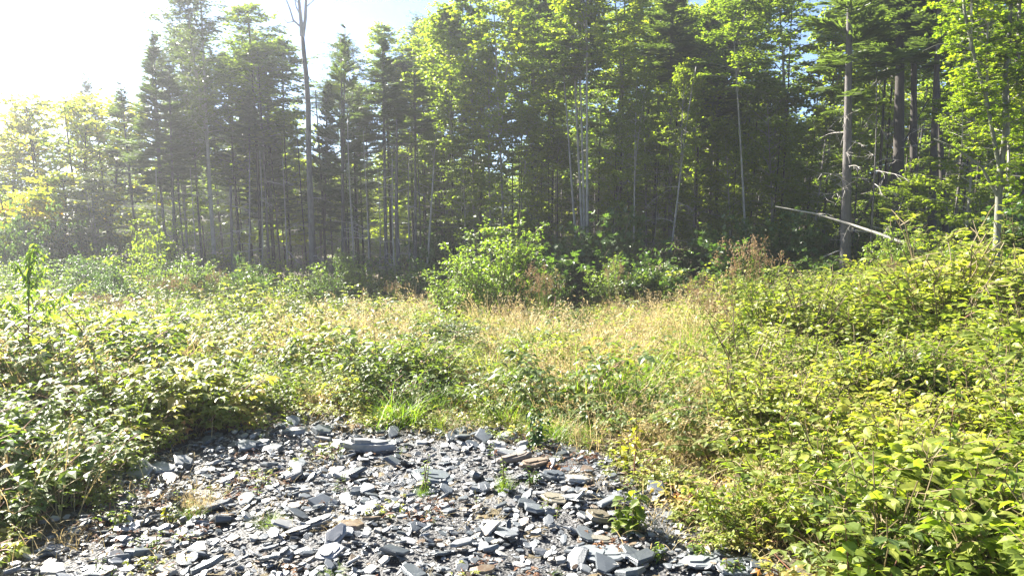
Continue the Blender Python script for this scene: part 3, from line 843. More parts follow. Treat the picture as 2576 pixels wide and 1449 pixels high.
def dead_branch_mesh(name, L=1.0):
    mb = MB()
    br = curve((0, 0, 0), (1, 0, .1), L, 7, bend=(0, 0, -.7), wob=.08)
    mb.tube(br, np.linspace(.012, .003, 8), 4, 0)
    for k in range(9):
        i = random.randint(1, 6)
        d = unit(br[-1] - br[0]) + rv(.7); d[2] -= .2
        tw = curve(br[i], d, L * random.uniform(.15, .4), 4, bend=(0, 0, -.3), wob=.15)
        mb.tube(tw, [.005, .004, .003, .003, .002], 3, 0)
    return mb.mesh(name, [M['deadwood']])
DB = [dead_branch_mesh('dead_branch_%s' % c, l) for c, l in (('a', 1.1), ('b', .8), ('c', .6), ('d', 1.3))]

def trunk_pts(base, top, n=12, wob=.03, bow=0.0):
    base = np.array(base, float); top = np.array(top, float)
    P = np.linspace(base, top, n)
    L = np.linalg.norm(top - base)
    a = random.uniform(0, 6.28); w1 = random.uniform(.6, 1.4)
    for i in range(1, n):
        u = i / (n - 1)
        P[i, 0] += math.sin(u * 3.0 * w1 + a) * wob * L * .25 - math.sin(a) * wob * L * .25 * (1 - u) + bow * math.sin(u * math.pi)
        P[i, 1] += math.cos(u * 3.4 * w1 + a) * wob * L * .2
    return P

COLTREE = []
def tree(kind, bx, d, topy, label, group=None, tx=None, dia=.14, bark='bark_dark', crown_y=None, crown_w=1.0, dead=0, name=None, knee=None, wob=.02, sides=8, broken=False, crown_bot=None, db=None):
    """bx: pixel column of the foot; d: distance; topy: pixel row of the top; tx: pixel column of the top; crown_y: pixel row where the crown begins"""
    b = AT(bx, 600, d)
    b.z = float(H(b.x, b.y))
    t = AT(tx if tx is not None else bx + (bx - CX) * .05, topy, d + random.uniform(-.4, .4))
    b0 = Vector(b)
    hgt = t.z - b.z
    nm = name or {'maple': 'maple_tree', 'yellow': 'maple_tree', 'gold': 'maple_tree', 'birch': 'birch_tree', 'fir': 'fir_tree', 'dead': 'dead_tree'}[kind]
    cat = 'dead tree' if kind == 'dead' else 'tree'
    th = thing(nm, b0, label, cat, group)
    COLTREE.append(th)
    P = trunk_pts((0, 0, -.1), (t.x - b.x, t.y - b.y, hgt * (1.0 if kind == 'dead' else .93)), 12, wob)
    r_ = np.linspace(1, .30 if not broken else .75, 12) ** 1.0
    r_[0] *= 1.25
    mb = MB(); mb.tube(P, r_ * dia / 2, sides, 0)
    obj('trunk', mb.mesh('trunk', [M[bark]], smooth=(0,)), th)
    if kind != 'dead':
        if crown_y is None: cz = hgt * .42
        else: cz = AT(bx, crown_y, d).z - b.z
        protos, hs_ = CH[kind]
        i = random.randrange(len(protos))
        cz = max(.1, min(cz, hgt - 1))
        u = cz / hgt * 11; k = min(int(u), 10)
        q = P[k] + (P[k + 1] - P[k]) * (u - k)
        sc = (hgt - cz) / hs_[i]
        w_ = crown_w * (.6 + .4 * sc)
        o = obj('crown', protos[i], th, tuple(q), (math.atan2(-(P[-1][1] - q[1]), hgt - q[2]), math.atan2(P[-1][0] - q[0], hgt - q[2]), random.uniform(0, 6.28)), (w_, w_, sc), kind='stuff')
    for k in range(dead):
        u = random.uniform(.08, (cz / hgt if kind != 'dead' else .9)) * 11 if db is None else random.uniform(*db) * 11
        j = min(int(u), 10); q = P[j] + (P[j + 1] - P[j]) * (u - j)
        obj('dead_branch', DB[k % 4], th, tuple(q), (random.gauss(0, .2), random.gauss(0, .2), random.uniform(0, 6.28)), (random.uniform(.7, 1.2),) * 3)
    return th, P, hgt

# --- front trees, from the low golden maples to the tall spruces
tree('gold', 30, 36, 335, 'low olive-green maple where the tree line is lowest under the white sky', tx=30, crown_y=640, crown_w=1.45)
tree('gold', -90, 33, 400, 'maple at the very end of the tree line, cut off by the picture edge', crown_y=640, crown_w=1.45)
tree('gold', 120, 35, 240, 'orange-topped autumn maple at the low end of the forest', crown_y=640, crown_w=1.3)
tree('gold', 210, 34, 225, 'golden maple between the orange-topped one and the distant spruce', crown_y=630, crown_w=1.35)
tree('gold', 285, 34, 250, 'golden maple touching the flank of the first tall fir', crown_y=620, crown_w=1.5)
tree('gold', 170, 31, 420, 'small yellow-green maple in front of the golden maples', crown_y=660, crown_w=1.5)
tree('gold', 60, 30, 480, 'bushy green maple low in front at the forest end', crown_y=680, crown_w=1.7)
tree('birch', 260, 30.5, 430, 'slender grey multi-twigged young tree below the golden maples', crown_y=620, crown_w=1.1, bark='bark_pale')
tree('fir', 252, 46, 168, 'small distant spruce spire rising behind the golden maples', crown_y=420, crown_w=1.2)
tree('fir', 425, 30, 68, 'first tall fir of the dark stand, thin top against white sky', tx=378, crown_y=440, dia=.15, bark='bark_grey', dead=14, crown_w=1.25)
tree('fir', 350, 32, 190, 'shorter fir leaning out beside the golden maples', crown_y=480, dia=.13, bark='bark_grey', dead=5, crown_w=1.2)
tree('fir', 442, 29.5, 130, 'fir with a pale bare lower trunk right next to the first tall fir', tx=425, crown_y=430, dia=.14, bark='bark_grey', dead=12)
tree('fir', 470, 31, 240, 'thin fir stem just behind the pair of pale trunks', crown_y=470, dia=.09, bark='bark_grey', dead=8)
tree('birch', 545, 30, -60, 'tall birch with a leaning pale trunk and a loose silvery crown', tx=500, crown_y=330, dia=.19, bark='bark_pale', crown_w=1.35, dead=5, db=(.1, .4))
tree('birch', 470, 34, 30, 'second silvery birch crown behind the leaning one', crown_y=350, dia=.12, bark='bark_pale', crown_w=1.2)
tree('birch', 512, 32.5, 60, 'shaded silvery birch right behind the leaning pale birch trunk', crown_y=430, dia=.12, bark='bark_grey', dead=8, crown_w=1.2)
tree('dead', 585, 28, 468, 'broken dead snag with a pale splintered top', tx=581, dia=.12, bark='bark_grey', dead=14, broken=True, wob=.02, name='snag')
tree('fir', 622, 29.5, 200, 'fir on a very straight thin pale pole trunk beside the snag', tx=623, crown_y=350, dia=.085, bark='bark_pale', dead=6)
tree('maple', 655, 32, -30, 'tall dark-leaved maple reaching out of frame beside the dead forked tree', crown_y=230, dia=.17, crown_w=1.15)
tree('maple', 605, 34, 110, 'dense leafy maple behind the snag', crown_y=440, dia=.15, crown_w=1.3, dead=4)
tree('fir', 690, 33, 280, 'wide dark fir shading the gap between the snag and the forked tree', crown_y=560, dia=.14, crown_w=1.3, dead=4)
tree('maple', 735, 34, 70, 'brownish-green maple crown hanging behind the dead forked tree', crown_y=270, crown_w=1.05, dia=.1)
tree('maple', 720, 36, 270, 'lower maple with bright leaf gaps behind the dead forked tree', crown_y=520, crown_w=1.1, dia=.1)

for bx_, tx_, ty_, d_, di_, lb_ in ((925, 918, 330, 27.5, .07, 'thin pale trunk first in the bare gap past the pointed spire'), (948, 952, 420, 28.5, .06, 'second thin grey trunk in the bare gap beside the long straight spruce'),
        (890, 880, 300, 28, .09, 'pale slim trunk at the foot of the pointed spire'), (1000, 985, 400, 27, .08, 'grey trunk leaning against the bent dead tree'), (1028, 1036, 330, 28.5, .07, 'pale straight pole between the bent dead tree and the dense fir'),
        (400, 388, 420, 28.5, .08, 'thin pale trunk on the outer side of the first tall fir'), (490, 478, 420, 29, .07, 'thin pale pole before the leaning birch'), (655, 650, 380, 29, .08, 'thin grey pole past the straight pale pole fir'), (720, 712, 400, 29, .08, 'thin grey pole midway to the dead forked tree')):
    tree('dead', bx_, d_, ty_, lb_, tx=tx_, dia=di_, bark='bark_pale', dead=5, wob=.05, name='bare_trunk')
tree('gold', 90, 38, 285, 'golden maple crown rising behind the orange-topped maple', crown_y=560, crown_w=.9)
tree('gold', -10, 39, 330, 'pale green maple behind the lowest maples', crown_y=600, crown_w=1.0)
tree('gold', 250, 37, 250, 'yellow maple crown below the distant spruce spire', crown_y=560, crown_w=.9)

# dead forked tree
b = AT(785, 600, 28); b.z = float(H(b.x, b.y))
dt = thing('dead_tree', b, 'tall grey dead tree with a forked leafless top above the canopy', 'dead tree')
def rel(px, py): 
    p_ = AT(px, py, 28); return (p_.x - b.x, 0, p_.z - b.z)
tp = [(0, 0, -.1)] + [rel(*q) for q in ((783, 560), (777, 400), (775, 260), (770, 190), (763, 120), (760, 90))]
mb = MB(); mb.tube(tp, [.13, .11, .10, .09, .085, .075, .07], 9, 0); obj('trunk', mb.mesh('trunk', [M['bark_grey']], smooth=(0,)), dt)
for seg, r0, r1 in (([(760, 92), (757, 50), (752, 0), (748, -60)], .08, .03), ([(761, 95), (768, 50), (770, 0), (768, -60)], .07, .03),
                    ([(758, 70), (738, 52), (728, 20), (716, -10)], .04, .015), ([(756, 40), (745, 18), (738, -20)], .03, .01), ([(769, 20), (785, 5), (800, -8)], .02, .008), ([(740, 55), (722, 58), (712, 45)], .02, .006), ([(752, 10), (742, 0), (733, -25)], .02, .006)):
    mb = MB(); q = np.array([rel(*s_) for s_ in seg]); mb.tube(q, np.linspace(r0, r1, len(q)), 6, 0)
    obj('bare_limb', mb.mesh('bare_limb', [M['deadwood']]), dt)
for k in range(6):
    j = random.uniform(.5, 4); i = int(j); q = np.array(tp[i]) * (1 - j + i) + np.array(tp[i + 1]) * (j - i)
    obj('dead_branch', DB[k % 4], dt, tuple(q), (0, 0, random.uniform(0, 6.28)))

tree('fir', 862, 30, 42, 'classic pointed fir spire standing free against the blue sky', tx=853, crown_y=520, dia=.15, bark='bark_grey', dead=8, crown_w=1.0)
tree('fir', 818, 33, 190, 'dark fir between the dead forked tree and the pointed spire', crown_y=560, dia=.13, dead=5)
tree('birch', 905, 32, 190, 'slim birch just past the pointed spire', crown_y=560, dia=.12, dead=6)
tree('birch', 905, 36, 70, 'pale leafy top rising between the spire and the long straight spruce', crown_y=330, dia=.1)
tree('fir', 973, 28.5, 55, 'spruce on a long straight bare grey trunk with flat boughs', tx=965, crown_y=330, dia=.16, bark='bark_grey', dead=10, crown_w=1.1)
tree('yellow', 985, 35, 30, 'yellowish maple top peeping over the long straight spruce', crown_y=220, dia=.1, crown_w=.9)
tree('dead', 1012, 28, 300, 'bent dead tree with twiggy grey forks low in the gap', tx=992, dia=.2, bark='bark_grey', dead=14, wob=.06)
tree('fir', 1045, 28, 130, 'dark dense fir crown over a pale bare trunk', tx=1040, crown_y=330, dia=.14, bark='bark_grey', dead=5, crown_w=1.15)
tree('maple', 1066, 27.5, 300, 'slim pale tree leaning out over the central shrub', tx=1092, crown_y=380, dia=.11, bark='bark_pale', crown_w=.5, wob=.03)
tree('maple', 1120, 32, 120, 'dark maple shading the hollow behind the central shrub', crown_y=560, dia=.15, crown_w=1.35, dead=6)
tree('yellow', 1110, 33, 0, 'bright yellow-green maple at the start of the tall canopy', crown_y=210, crown_w=1.1, dia=.12)
tree('yellow', 1200, 29, -60, 'sunlit yellow maple crown on the first of two thin pale stems', tx=1180, crown_y=260, dia=.11, bark='bark_pale', crown_w=1.15)
tree('yellow', 1240, 28.5, 90, 'thin pale stem with a sparse yellow-green bough above the central shrub', tx=1232, crown_y=480, dia=.085, bark='bark_pale', crown_w=.55, wob=.03)
tree('yellow', 1272, 28, -80, 'second thin pale stem over the central shrub carrying a high crown', tx=1240, crown_y=330, dia=.11, bark='bark_pale', crown_w=1.0, wob=.03)
tree('maple', 1340, 31, -90, 'green maple filling the canopy past the two thin stems', crown_y=380, crown_w=1.2, dia=.13)
for tx_, lb, dd in ((1405, 'outermost leaning stem of the pale many-stemmed maple', 26.2), (1436, 'middle stem of the pale many-stemmed maple', 26.5), (1458, 'upright stem of the pale many-stemmed maple', 26)):
    tree('maple', 1476 - (1458 - tx_) * .12, dd, -120 if tx_ != 1405 else 60, lb, tx=tx_, crown_y=160, dia=.11, bark='bark_pale', crown_w=.8, wob=.03)
tree('yellow', 1479, 25.5, -130, 'straight whitish tree beside the many-stemmed maple', tx=1474, crown_y=120, dia=.12, bark='bark_pale', crown_w=1.05, wob=.008)
tree('maple', 1592, 25, 150, 'slim wavy pale sapling tree with sparse lower sprays', tx=1610, crown_y=430, dia=.075, bark='bark_pale', crown_w=.5, wob=.05)
tree('yellow', 1560, 29, -120, 'yellow-green maple high over the wavy sapling tree', crown_y=200, crown_w=1.2, dia=.1)
tree('fir', 1690, 27, -150, 'grey-barked spruce trunk crossed by a leaning pale stem', tx=1688, crown_y=170, dia=.19, bark='bark_grey', dead=14, crown_w=1.2)
tree('maple', 1665, 25, 120, 'pale stem leaning across the grey-barked spruce', tx=1760, crown_y=400, dia=.085, bark='bark_pale', crown_w=.6, wob=.05, dead=5)
tree('dead', 1630, 27, 200, 'thin grey dead pole between the wavy tree and the spruce', tx=1615, dia=.1, bark='bark_grey', dead=8)
tree('maple', 1885, 25, -100, 'long bowed thin trunk with a leafy top past the leaning stem', tx=1845, crown_y=190, dia=.09, bark='bark_pale', crown_w=1.1, wob=.05)
tree('fir', 1800, 29, -120, 'dark spruce behind the bowed thin trunk', crown_y=330, dia=.15, crown_w=1.3, dead=8)
tree('maple', 1960, 28, -100, 'dark green maple between the bowed trunk and the stout spruce', crown_y=260, dia=.1, crown_w=1.3)
tree('fir', 2130, 20, -260, 'stout spruce with a thick bare grey trunk and stubs', tx=2142, crown_y=230, dia=.31, bark='bark_grey', dead=16, crown_w=1.3, wob=.006)
tree('dead', 2192, 19.5, 160, 'very thin dead pole beside the stout spruce', tx=2200, dia=.06, bark='bark_grey', dead=10, wob=.04)
tree('dead', 2060, 22, 250, 'dead stem slanting up to the dark trunks behind the stout spruce', tx=2335, dia=.11, bark='bark_dark', dead=4, wob=.01)
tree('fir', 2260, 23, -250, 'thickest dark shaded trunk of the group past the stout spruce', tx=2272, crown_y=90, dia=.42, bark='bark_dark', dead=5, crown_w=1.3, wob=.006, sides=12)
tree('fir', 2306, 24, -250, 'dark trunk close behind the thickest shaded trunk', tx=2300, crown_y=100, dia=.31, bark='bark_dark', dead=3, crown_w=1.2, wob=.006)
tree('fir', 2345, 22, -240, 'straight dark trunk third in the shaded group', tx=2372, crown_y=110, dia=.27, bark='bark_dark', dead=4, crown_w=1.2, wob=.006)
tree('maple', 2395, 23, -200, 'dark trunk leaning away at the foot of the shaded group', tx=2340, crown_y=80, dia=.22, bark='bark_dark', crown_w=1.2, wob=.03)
tree('maple', 2450, 25, -120, 'slender tree glimpsed between the shaded group and the pale maple', crown_y=330, dia=.1, crown_w=1.1)
tree('maple', 2200, 26, -120, 'dark maple crown spreading above the stout spruce', crown_y=160, dia=.14, crown_w=1.4)

# leafy boughs hanging low along the front of the tall stand
for bx_, d_, ty_, cy__, kd_, lb_ in (
    (1175, 25.5, 330, 600, 'maple', 'young maple with low boughs rising directly behind the big bright shrub'),
    (1310, 25, 260, 600, 'yellow', 'airy young maple behind the rush side of the big bright shrub'),
    (1395, 26, 330, 600, 'maple', 'bushy young maple screening the foot of the many-stemmed maple'),
    (1535, 25.5, 240, 620, 'yellow', 'leafy young maple between the straight whitish tree and the wavy sapling tree'),
    (1640, 24.5, 330, 600, 'maple', 'young maple screening the foot of the grey-barked spruce'),
    (1740, 25.5, 200, 600, 'yellow', 'airy yellowish young maple around the leaning pale stem'),
    (1830, 24, 300, 600, 'maple', 'young maple in front of the bowed thin trunk'),
    (1935, 25, 180, 580, 'yellow', 'tall airy young maple past the bowed thin trunk'),
    (2040, 23, 260, 560, 'maple', 'young maple brushing the stout spruce on its side toward the bowed trunk'),
    (2225, 20.5, 430, 600, 'maple', 'slender young maple standing before the thickest dark trunk'),
    (2420, 19, 180, 600, 'maple', 'young maple between the shaded trunk group and the near forked maple')):
    tree(kd_, bx_, d_ + (2.8 if bx_ < 2100 else 0), ty_, lb_, dia=.05, bark='bark_dark', crown_y=cy__, crown_w=.85, wob=.04, sides=5)

# near pale maple at the frame's edge, leaves large enough to see
NC = broad_crown('near_maple_crown', 4.6, 1.5, 34, 8, 12, .11, 'yellow_maple', tpl='MAPLE', ratio=.95, up=.2)
b = AT(2508, 600, 14.5); b.z = float(H(b.x, b.y))
nt_ = thing('maple_tree', b, 'near sunlit maple with a forked pale trunk and large bright leaves', 'tree')
def rel2(px, py, Y=14.5):
    p_ = AT(px, py, Y); return (p_.x - b.x, Y - 14.5, p_.z - b.z)
mb = MB(); mb.tube([(0, 0, -.1)] + [rel2(*q) for q in ((2510, 560), (2515, 440), (2530, 330), (2528, 200), (2540, 80), (2545, -60), (2550, -220))], [.07, .062, .056, .05, .044, .038, .03, .02], 8, 0)
obj('trunk', mb.mesh('trunk', [M['bark_moss']], smooth=(0,)), nt_)
mb = MB(); mb.tube([rel2(*q) for q in ((2518, 440), (2500, 350), (2482, 250), (2448, 130), (2428, 40), (2415, -80))], [.04, .036, .033, .03, .026, .02], 7, 0)
obj('limb', mb.mesh('limb', [M['bark_moss']], smooth=(0,)), nt_)
mb = MB(); mb.tube([rel2(*q) for q in ((2512, 500), (2470, 420), (2400, 370), (2350, 350))], [.03, .025, .015, .008], 6, 0)
obj('limb', mb.mesh('limb', [M['bark_moss']], smooth=(0,)), nt_)
mb = MB(); mb.tube([rel2(*q) for q in ((2448, 130), (2410, 112), (2360, 112), (2320, 130))], [.018, .014, .008, .004], 6, 0)
obj('limb', mb.mesh('limb', [M['bark_moss']], smooth=(0,)), nt_)
for (cx_, cy_, sc) in ((2535, 470, .8), (2480, 270, .85), (2440, 130, .8), (2560, 150, 1.05), (2610, 540, .8), (2420, 370, .4), (2620, 330, .9)):
    obj('crown', NC, nt_, rel2(cx_, cy_), (0, 0, random.uniform(0, 6)), (sc * .8, sc * .8, sc * .75), kind='stuff')

# --- the shaded crowd behind
used = []
CROWD = []
LANDMARK = [(0, 'the lowest maples'), (120, 'the orange-topped maple'), (285, 'the golden maples'), (378, 'the first tall fir'), (442, 'the fir with a pale trunk'), (520, 'the leaning pale birch'),
            (582, 'the broken snag'), (630, 'the straight pale pole fir'), (690, 'the tall dark-leaved maple'), (778, 'the dead forked tree'), (860, 'the pointed fir spire'), (970, 'the long straight spruce'),
            (1045, 'the dark dense fir'), (1095, 'the slim leaning pale tree'), (1240, 'the two thin pale stems'), (1350, 'the big bright shrub'), (1430, 'the many-stemmed maple'), (1500, 'the straight whitish tree'),
            (1592, 'the wavy sapling tree'), (1690, 'the grey-barked spruce'), (1760, 'the leaning pale stem'), (1870, 'the bowed thin trunk'), (2000, 'the high end of the leaning birch'),
            (2135, 'the stout spruce'), (2240, 'the thickest dark trunk'), (2350, 'the shaded trunk group'), (2500, 'the near forked maple'), (2620, 'the picture edge past the near maple')]
def name_crowd():
    sets = {}
    for th, px, Y, base in CROWD:
        lm = min(LANDMARK, key=lambda q: abs(q[0] - px))[1]
        sets.setdefault((base, lm), []).append((Y, th))
    od = ['nearest', 'second', 'third', 'fourth', 'fifth', 'sixth', 'seventh', 'eighth', 'ninth', 'tenth', 'eleventh', 'twelfth']
    for (base, lm), rows in sets.items():
        rows.sort(key=lambda q: q[0])
        for i, (Y, th) in enumerate(rows):
            th['label'] = base + (' ' if len(rows) == 1 else (', %s in depth ' % od[min(i, 11)])) + 'behind ' + lm
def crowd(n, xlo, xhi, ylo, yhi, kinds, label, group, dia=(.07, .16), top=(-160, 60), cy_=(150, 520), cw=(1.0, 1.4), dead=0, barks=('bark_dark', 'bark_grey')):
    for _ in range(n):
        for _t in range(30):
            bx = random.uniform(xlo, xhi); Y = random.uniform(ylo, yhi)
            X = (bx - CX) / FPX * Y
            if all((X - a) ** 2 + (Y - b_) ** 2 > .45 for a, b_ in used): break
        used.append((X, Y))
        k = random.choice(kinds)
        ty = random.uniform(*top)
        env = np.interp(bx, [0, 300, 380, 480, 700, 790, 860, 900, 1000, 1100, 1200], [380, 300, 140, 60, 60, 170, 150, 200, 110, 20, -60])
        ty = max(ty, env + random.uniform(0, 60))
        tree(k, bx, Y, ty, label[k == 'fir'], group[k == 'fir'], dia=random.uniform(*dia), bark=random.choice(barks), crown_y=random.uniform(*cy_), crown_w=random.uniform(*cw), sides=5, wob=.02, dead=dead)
        CROWD.append((COLTREE[-1], bx, Y, label[k == 'fir']))
for xa_, xb_, nn_, kk_ in ((330, 1150, 15, ['fir', 'birch', 'maple']), (1150, 2650, 17, ['fir', 'maple', 'yellow', 'yellow', 'maple'])):
  crowd(nn_, xa_, xb_, 31, 42, kk_, ('shaded leafy tree', 'dark shaded conifer'), ('leafy trees in the depth of the forest', 'conifers in the depth of the forest'))
crowd(24, 1100, 2650, 27, 34, ['maple', 'yellow', 'yellow', 'maple'], ('thin-stemmed leafy edge tree', ''), ('thin-stemmed leafy trees inside the edge', ''), cy_=(120, 460), cw=(.8, 1.15), top=(-200, 0))
crowd(60, 480, 2620, 30, 46, ['dead'], ('bare dark pole', ''), ('bare poles among the shaded trunks', ''), dia=(.05, .12), top=(150, 420), dead=2)
crowd(18, 420, 2700, 30, 44, ['maple', 'yellow', 'fir', 'yellow', 'maple'], ('low leafy understory tree', 'low understory fir'), ('low leafy understory trees', 'low understory firs'), dia=(.04, .08), top=(230, 440), cy_=(560, 630), cw=(1.0, 1.6))
# sunlit young trees of the clearing beyond
crowd(80, 250, 2850, 50, 66, ['yellow', 'maple', 'yellow'], ('sunlit young clearing tree', ''), ('sunlit young trees beyond the forest', ''), top=(330, 480), cy_=(610, 640), cw=(1.9, 2.8))
crowd(34, 1450, 2850, 47, 60, ['yellow', 'maple', 'yellow'], ('taller sunlit clearing tree', ''), ('taller sunlit trees beyond the forest', ''), top=(120, 340), cy_=(560, 620), cw=(1.6, 2.2))

# fallen / leaning birch pole
pb = [AT(1950, 520, 20.5), AT(2050, 538, 20), AT(2140, 565, 19.3), AT(2220, 592, 18.5), AT(2300, 622, 17.8), AT(2330, 640, 17.5)]
fb = thing('leaning_birch', pb[-1], 'bare whitish birch pole leaning down into the bushes before the trunks', 'fallen tree')
mb = MB(); mb.tube([tuple(q - pb[-1]) for q in pb], [.014, .024, .032, .038, .042, .044], 8, 0); obj('trunk', mb.mesh('trunk', [M['bark_pale']], smooth=(0,)), fb)
for k, (i, a) in enumerate(((1, 5.0), (2, 3.6), (2, 1.2), (3, 4.5))):
    obj('dead_branch', DB[k % 4], fb, tuple(pb[i] - pb[-1]), (random.gauss(0, .5), random.gauss(0, .6), a), (.6, .6, .6))

# ------------------------------------------------------------ shrubs
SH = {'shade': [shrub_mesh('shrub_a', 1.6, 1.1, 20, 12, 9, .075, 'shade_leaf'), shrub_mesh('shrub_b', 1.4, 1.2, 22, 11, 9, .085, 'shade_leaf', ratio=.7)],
      'maple': [shrub_mesh('shrub_maple', 1.8, 1.1, 20, 11, 8, .12, 'shade_leaf', tpl='MAPLE', ratio=.95, flat=.6)],
      'bright': [shrub_mesh('shrub_bright', 1.7, 1.2, 36, 15, 11, .085, 'bright_shrub', ratio=.55)],
      'willow': [shrub_mesh('shrub_willow', 1.7, .9, 24, 13, 10, .07, 'bright_shrub', ratio=.25)],
      'gold': [shrub_mesh('shrub_gold', 1.5, 1.0, 20, 12, 9, .08, 'yellow_maple', ratio=.6)]}
HS = {'shade': (1.6, 1.4), 'maple': (1.8,), 'bright': (1.7,), 'willow': (1.7,), 'gold': (1.5,)}
def shrub(px, topy, wpx, d, kd, label, group=None, name='shrub'):
    p_ = AT(px, 600, d); z0 = float(H(p_.x, p_.y)); hgt = max(.6, AT(px, topy, d).z - z0)
    i = random.randrange(len(SH[kd]))
    w_ = wpx / FPX * d / 2.3
    th = thing(name, (p_.x, p_.y, z0), label, 'shrub', group, random.uniform(0, 6.28))
    s_ = hgt / HS[kd][i]
    obj('foliage', SH[kd][i], th, scl=(w_, w_, s_), kind='stuff')
    return th
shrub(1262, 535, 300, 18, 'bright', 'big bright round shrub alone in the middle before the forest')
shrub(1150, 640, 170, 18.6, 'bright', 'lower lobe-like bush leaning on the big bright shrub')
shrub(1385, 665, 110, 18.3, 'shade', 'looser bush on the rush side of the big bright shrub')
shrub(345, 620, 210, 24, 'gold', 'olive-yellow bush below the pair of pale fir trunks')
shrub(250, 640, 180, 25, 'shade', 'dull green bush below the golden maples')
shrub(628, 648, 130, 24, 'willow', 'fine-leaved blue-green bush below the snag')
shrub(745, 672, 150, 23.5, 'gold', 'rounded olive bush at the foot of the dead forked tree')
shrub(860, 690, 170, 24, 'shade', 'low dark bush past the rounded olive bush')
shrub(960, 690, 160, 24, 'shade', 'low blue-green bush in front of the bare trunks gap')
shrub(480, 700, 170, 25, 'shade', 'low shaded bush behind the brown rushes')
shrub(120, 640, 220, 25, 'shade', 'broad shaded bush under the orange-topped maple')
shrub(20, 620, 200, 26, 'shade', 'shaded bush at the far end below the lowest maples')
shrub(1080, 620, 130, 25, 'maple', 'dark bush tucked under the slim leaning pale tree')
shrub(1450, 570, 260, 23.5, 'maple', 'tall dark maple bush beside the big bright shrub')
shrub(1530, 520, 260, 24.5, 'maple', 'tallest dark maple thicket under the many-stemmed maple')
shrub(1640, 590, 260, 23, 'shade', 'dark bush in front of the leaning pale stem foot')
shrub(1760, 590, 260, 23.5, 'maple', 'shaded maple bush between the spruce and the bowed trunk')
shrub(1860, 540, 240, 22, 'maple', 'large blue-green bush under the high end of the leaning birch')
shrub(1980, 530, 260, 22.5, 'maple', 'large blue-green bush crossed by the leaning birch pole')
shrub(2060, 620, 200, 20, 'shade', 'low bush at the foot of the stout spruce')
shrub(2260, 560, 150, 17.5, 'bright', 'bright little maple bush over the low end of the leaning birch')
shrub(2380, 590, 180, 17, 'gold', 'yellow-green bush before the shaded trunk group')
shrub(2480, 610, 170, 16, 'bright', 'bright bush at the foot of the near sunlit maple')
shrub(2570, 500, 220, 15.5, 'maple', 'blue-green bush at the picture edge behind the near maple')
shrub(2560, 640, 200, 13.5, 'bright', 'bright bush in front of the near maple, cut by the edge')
def hedge(n, x0, x1, y0, y1, tops, kds, label, group):
    for k in range(n):
        px = x0 + (x1 - x0) * (k + random.random()) / n
        th_ = shrub(px, random.uniform(*tops), random.uniform(140, 240) * (1 if 25 < y1 < 40 else .8), random.uniform(y0, y1), random.choice(kds), label, group, 'understory_shrub')
        CROWD.append((th_, px, th_.location.y, label))
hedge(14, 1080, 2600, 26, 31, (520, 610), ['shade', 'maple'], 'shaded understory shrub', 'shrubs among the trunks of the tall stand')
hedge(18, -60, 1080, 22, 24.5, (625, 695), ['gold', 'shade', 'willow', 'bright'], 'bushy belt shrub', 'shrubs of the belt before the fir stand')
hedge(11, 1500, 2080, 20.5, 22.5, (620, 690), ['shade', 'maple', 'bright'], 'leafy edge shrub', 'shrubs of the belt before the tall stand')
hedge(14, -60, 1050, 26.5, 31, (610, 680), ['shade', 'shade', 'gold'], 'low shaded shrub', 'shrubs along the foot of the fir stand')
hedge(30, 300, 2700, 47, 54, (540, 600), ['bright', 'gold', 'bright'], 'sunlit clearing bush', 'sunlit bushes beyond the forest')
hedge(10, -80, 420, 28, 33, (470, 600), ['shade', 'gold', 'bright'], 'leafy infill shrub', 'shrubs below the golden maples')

name_crowd()

# ------------------------------------------------------------ single plants of the meadow
def rush_mesh(name, n, H_, matn='grass', hd=30, spread=.12, headn=34):
    mb = MB()
    for b_ in range(n):
        az = random.uniform(0, 6.28); ln = abs(random.gauss(0, .12))
        tall = b_ < hd
        L = H_ * (random.uniform(.8, 1.05) if tall else random.uniform(.3, .7))
        a = .15 if tall else .8
        P = curve((random.gauss(0, spread), random.gauss(0, spread), 0), (math.cos(az) * ln, math.sin(az) * ln, 1), L, 5, bend=(math.cos(az) * a, math.sin(az) * a, -a * .6), wob=.03)
        mb.tube(P, np.linspace(.0035 if tall else .006, .0015, 6), 3, 0, random.uniform(.5, 1))
        if tall:
            for k in range(headn):
                az2 = random.uniform(0, 6.28); rr = abs(random.gauss(0, .045))
                q = P[-1] + np.array([math.cos(az2) * rr, math.sin(az2) * rr, random.uniform(-.09, .02) - rr * .5])
                mb.leaf(q, rv(1) + np.array([0, 0, -.8]), rv(1), random.uniform(.02, .045), .015, random.random(), 'LEAF2', 1)
    return mb.mesh(name, [M[matn], M['rush_head']])
RU = [rush_mesh('rush_a', 60, 1.35), rush_mesh('rush_b', 40, 1.2, hd=16), rush_mesh('rush_c', 26, 1.3, 'dry', 12, .16)]
def rush(px, topy, d, i, label, w=1.0):
    p_ = AT(px, 600, d); z0 = float(H(p_.x, p_.y)); hgt = AT(px, topy, d).z - z0
    th = thing('rush_clump', (p_.x, p_.y, z0), label, 'rushes', None, random.uniform(0, 6))
    s_ = hgt / 1.35
    obj('stem_and_head', RU[i], th, scl=(s_ * w, s_ * w, s_), kind='stuff')
rush(436, 690, 17, 0, 'brown-headed rush clump with green blades before the fir trunks', 1.2)
rush(540, 672, 18.5, 2, 'narrow upright tan rush clump in front of the snag', .8)
rush(290, 725, 15, 1, 'brown rush clump nearest the tall cherry sapling', 1.4)
rush(205, 730, 16.5, 2, 'wide faded rush clump behind the cherry sapling', 2.2)
rush(125, 735, 16, 2, 'faded rush clump touching the cherry sapling top leaves', 1.8)
rush(270, 790, 12.5, 1, 'olive rush tuft low behind the brambles', .8)
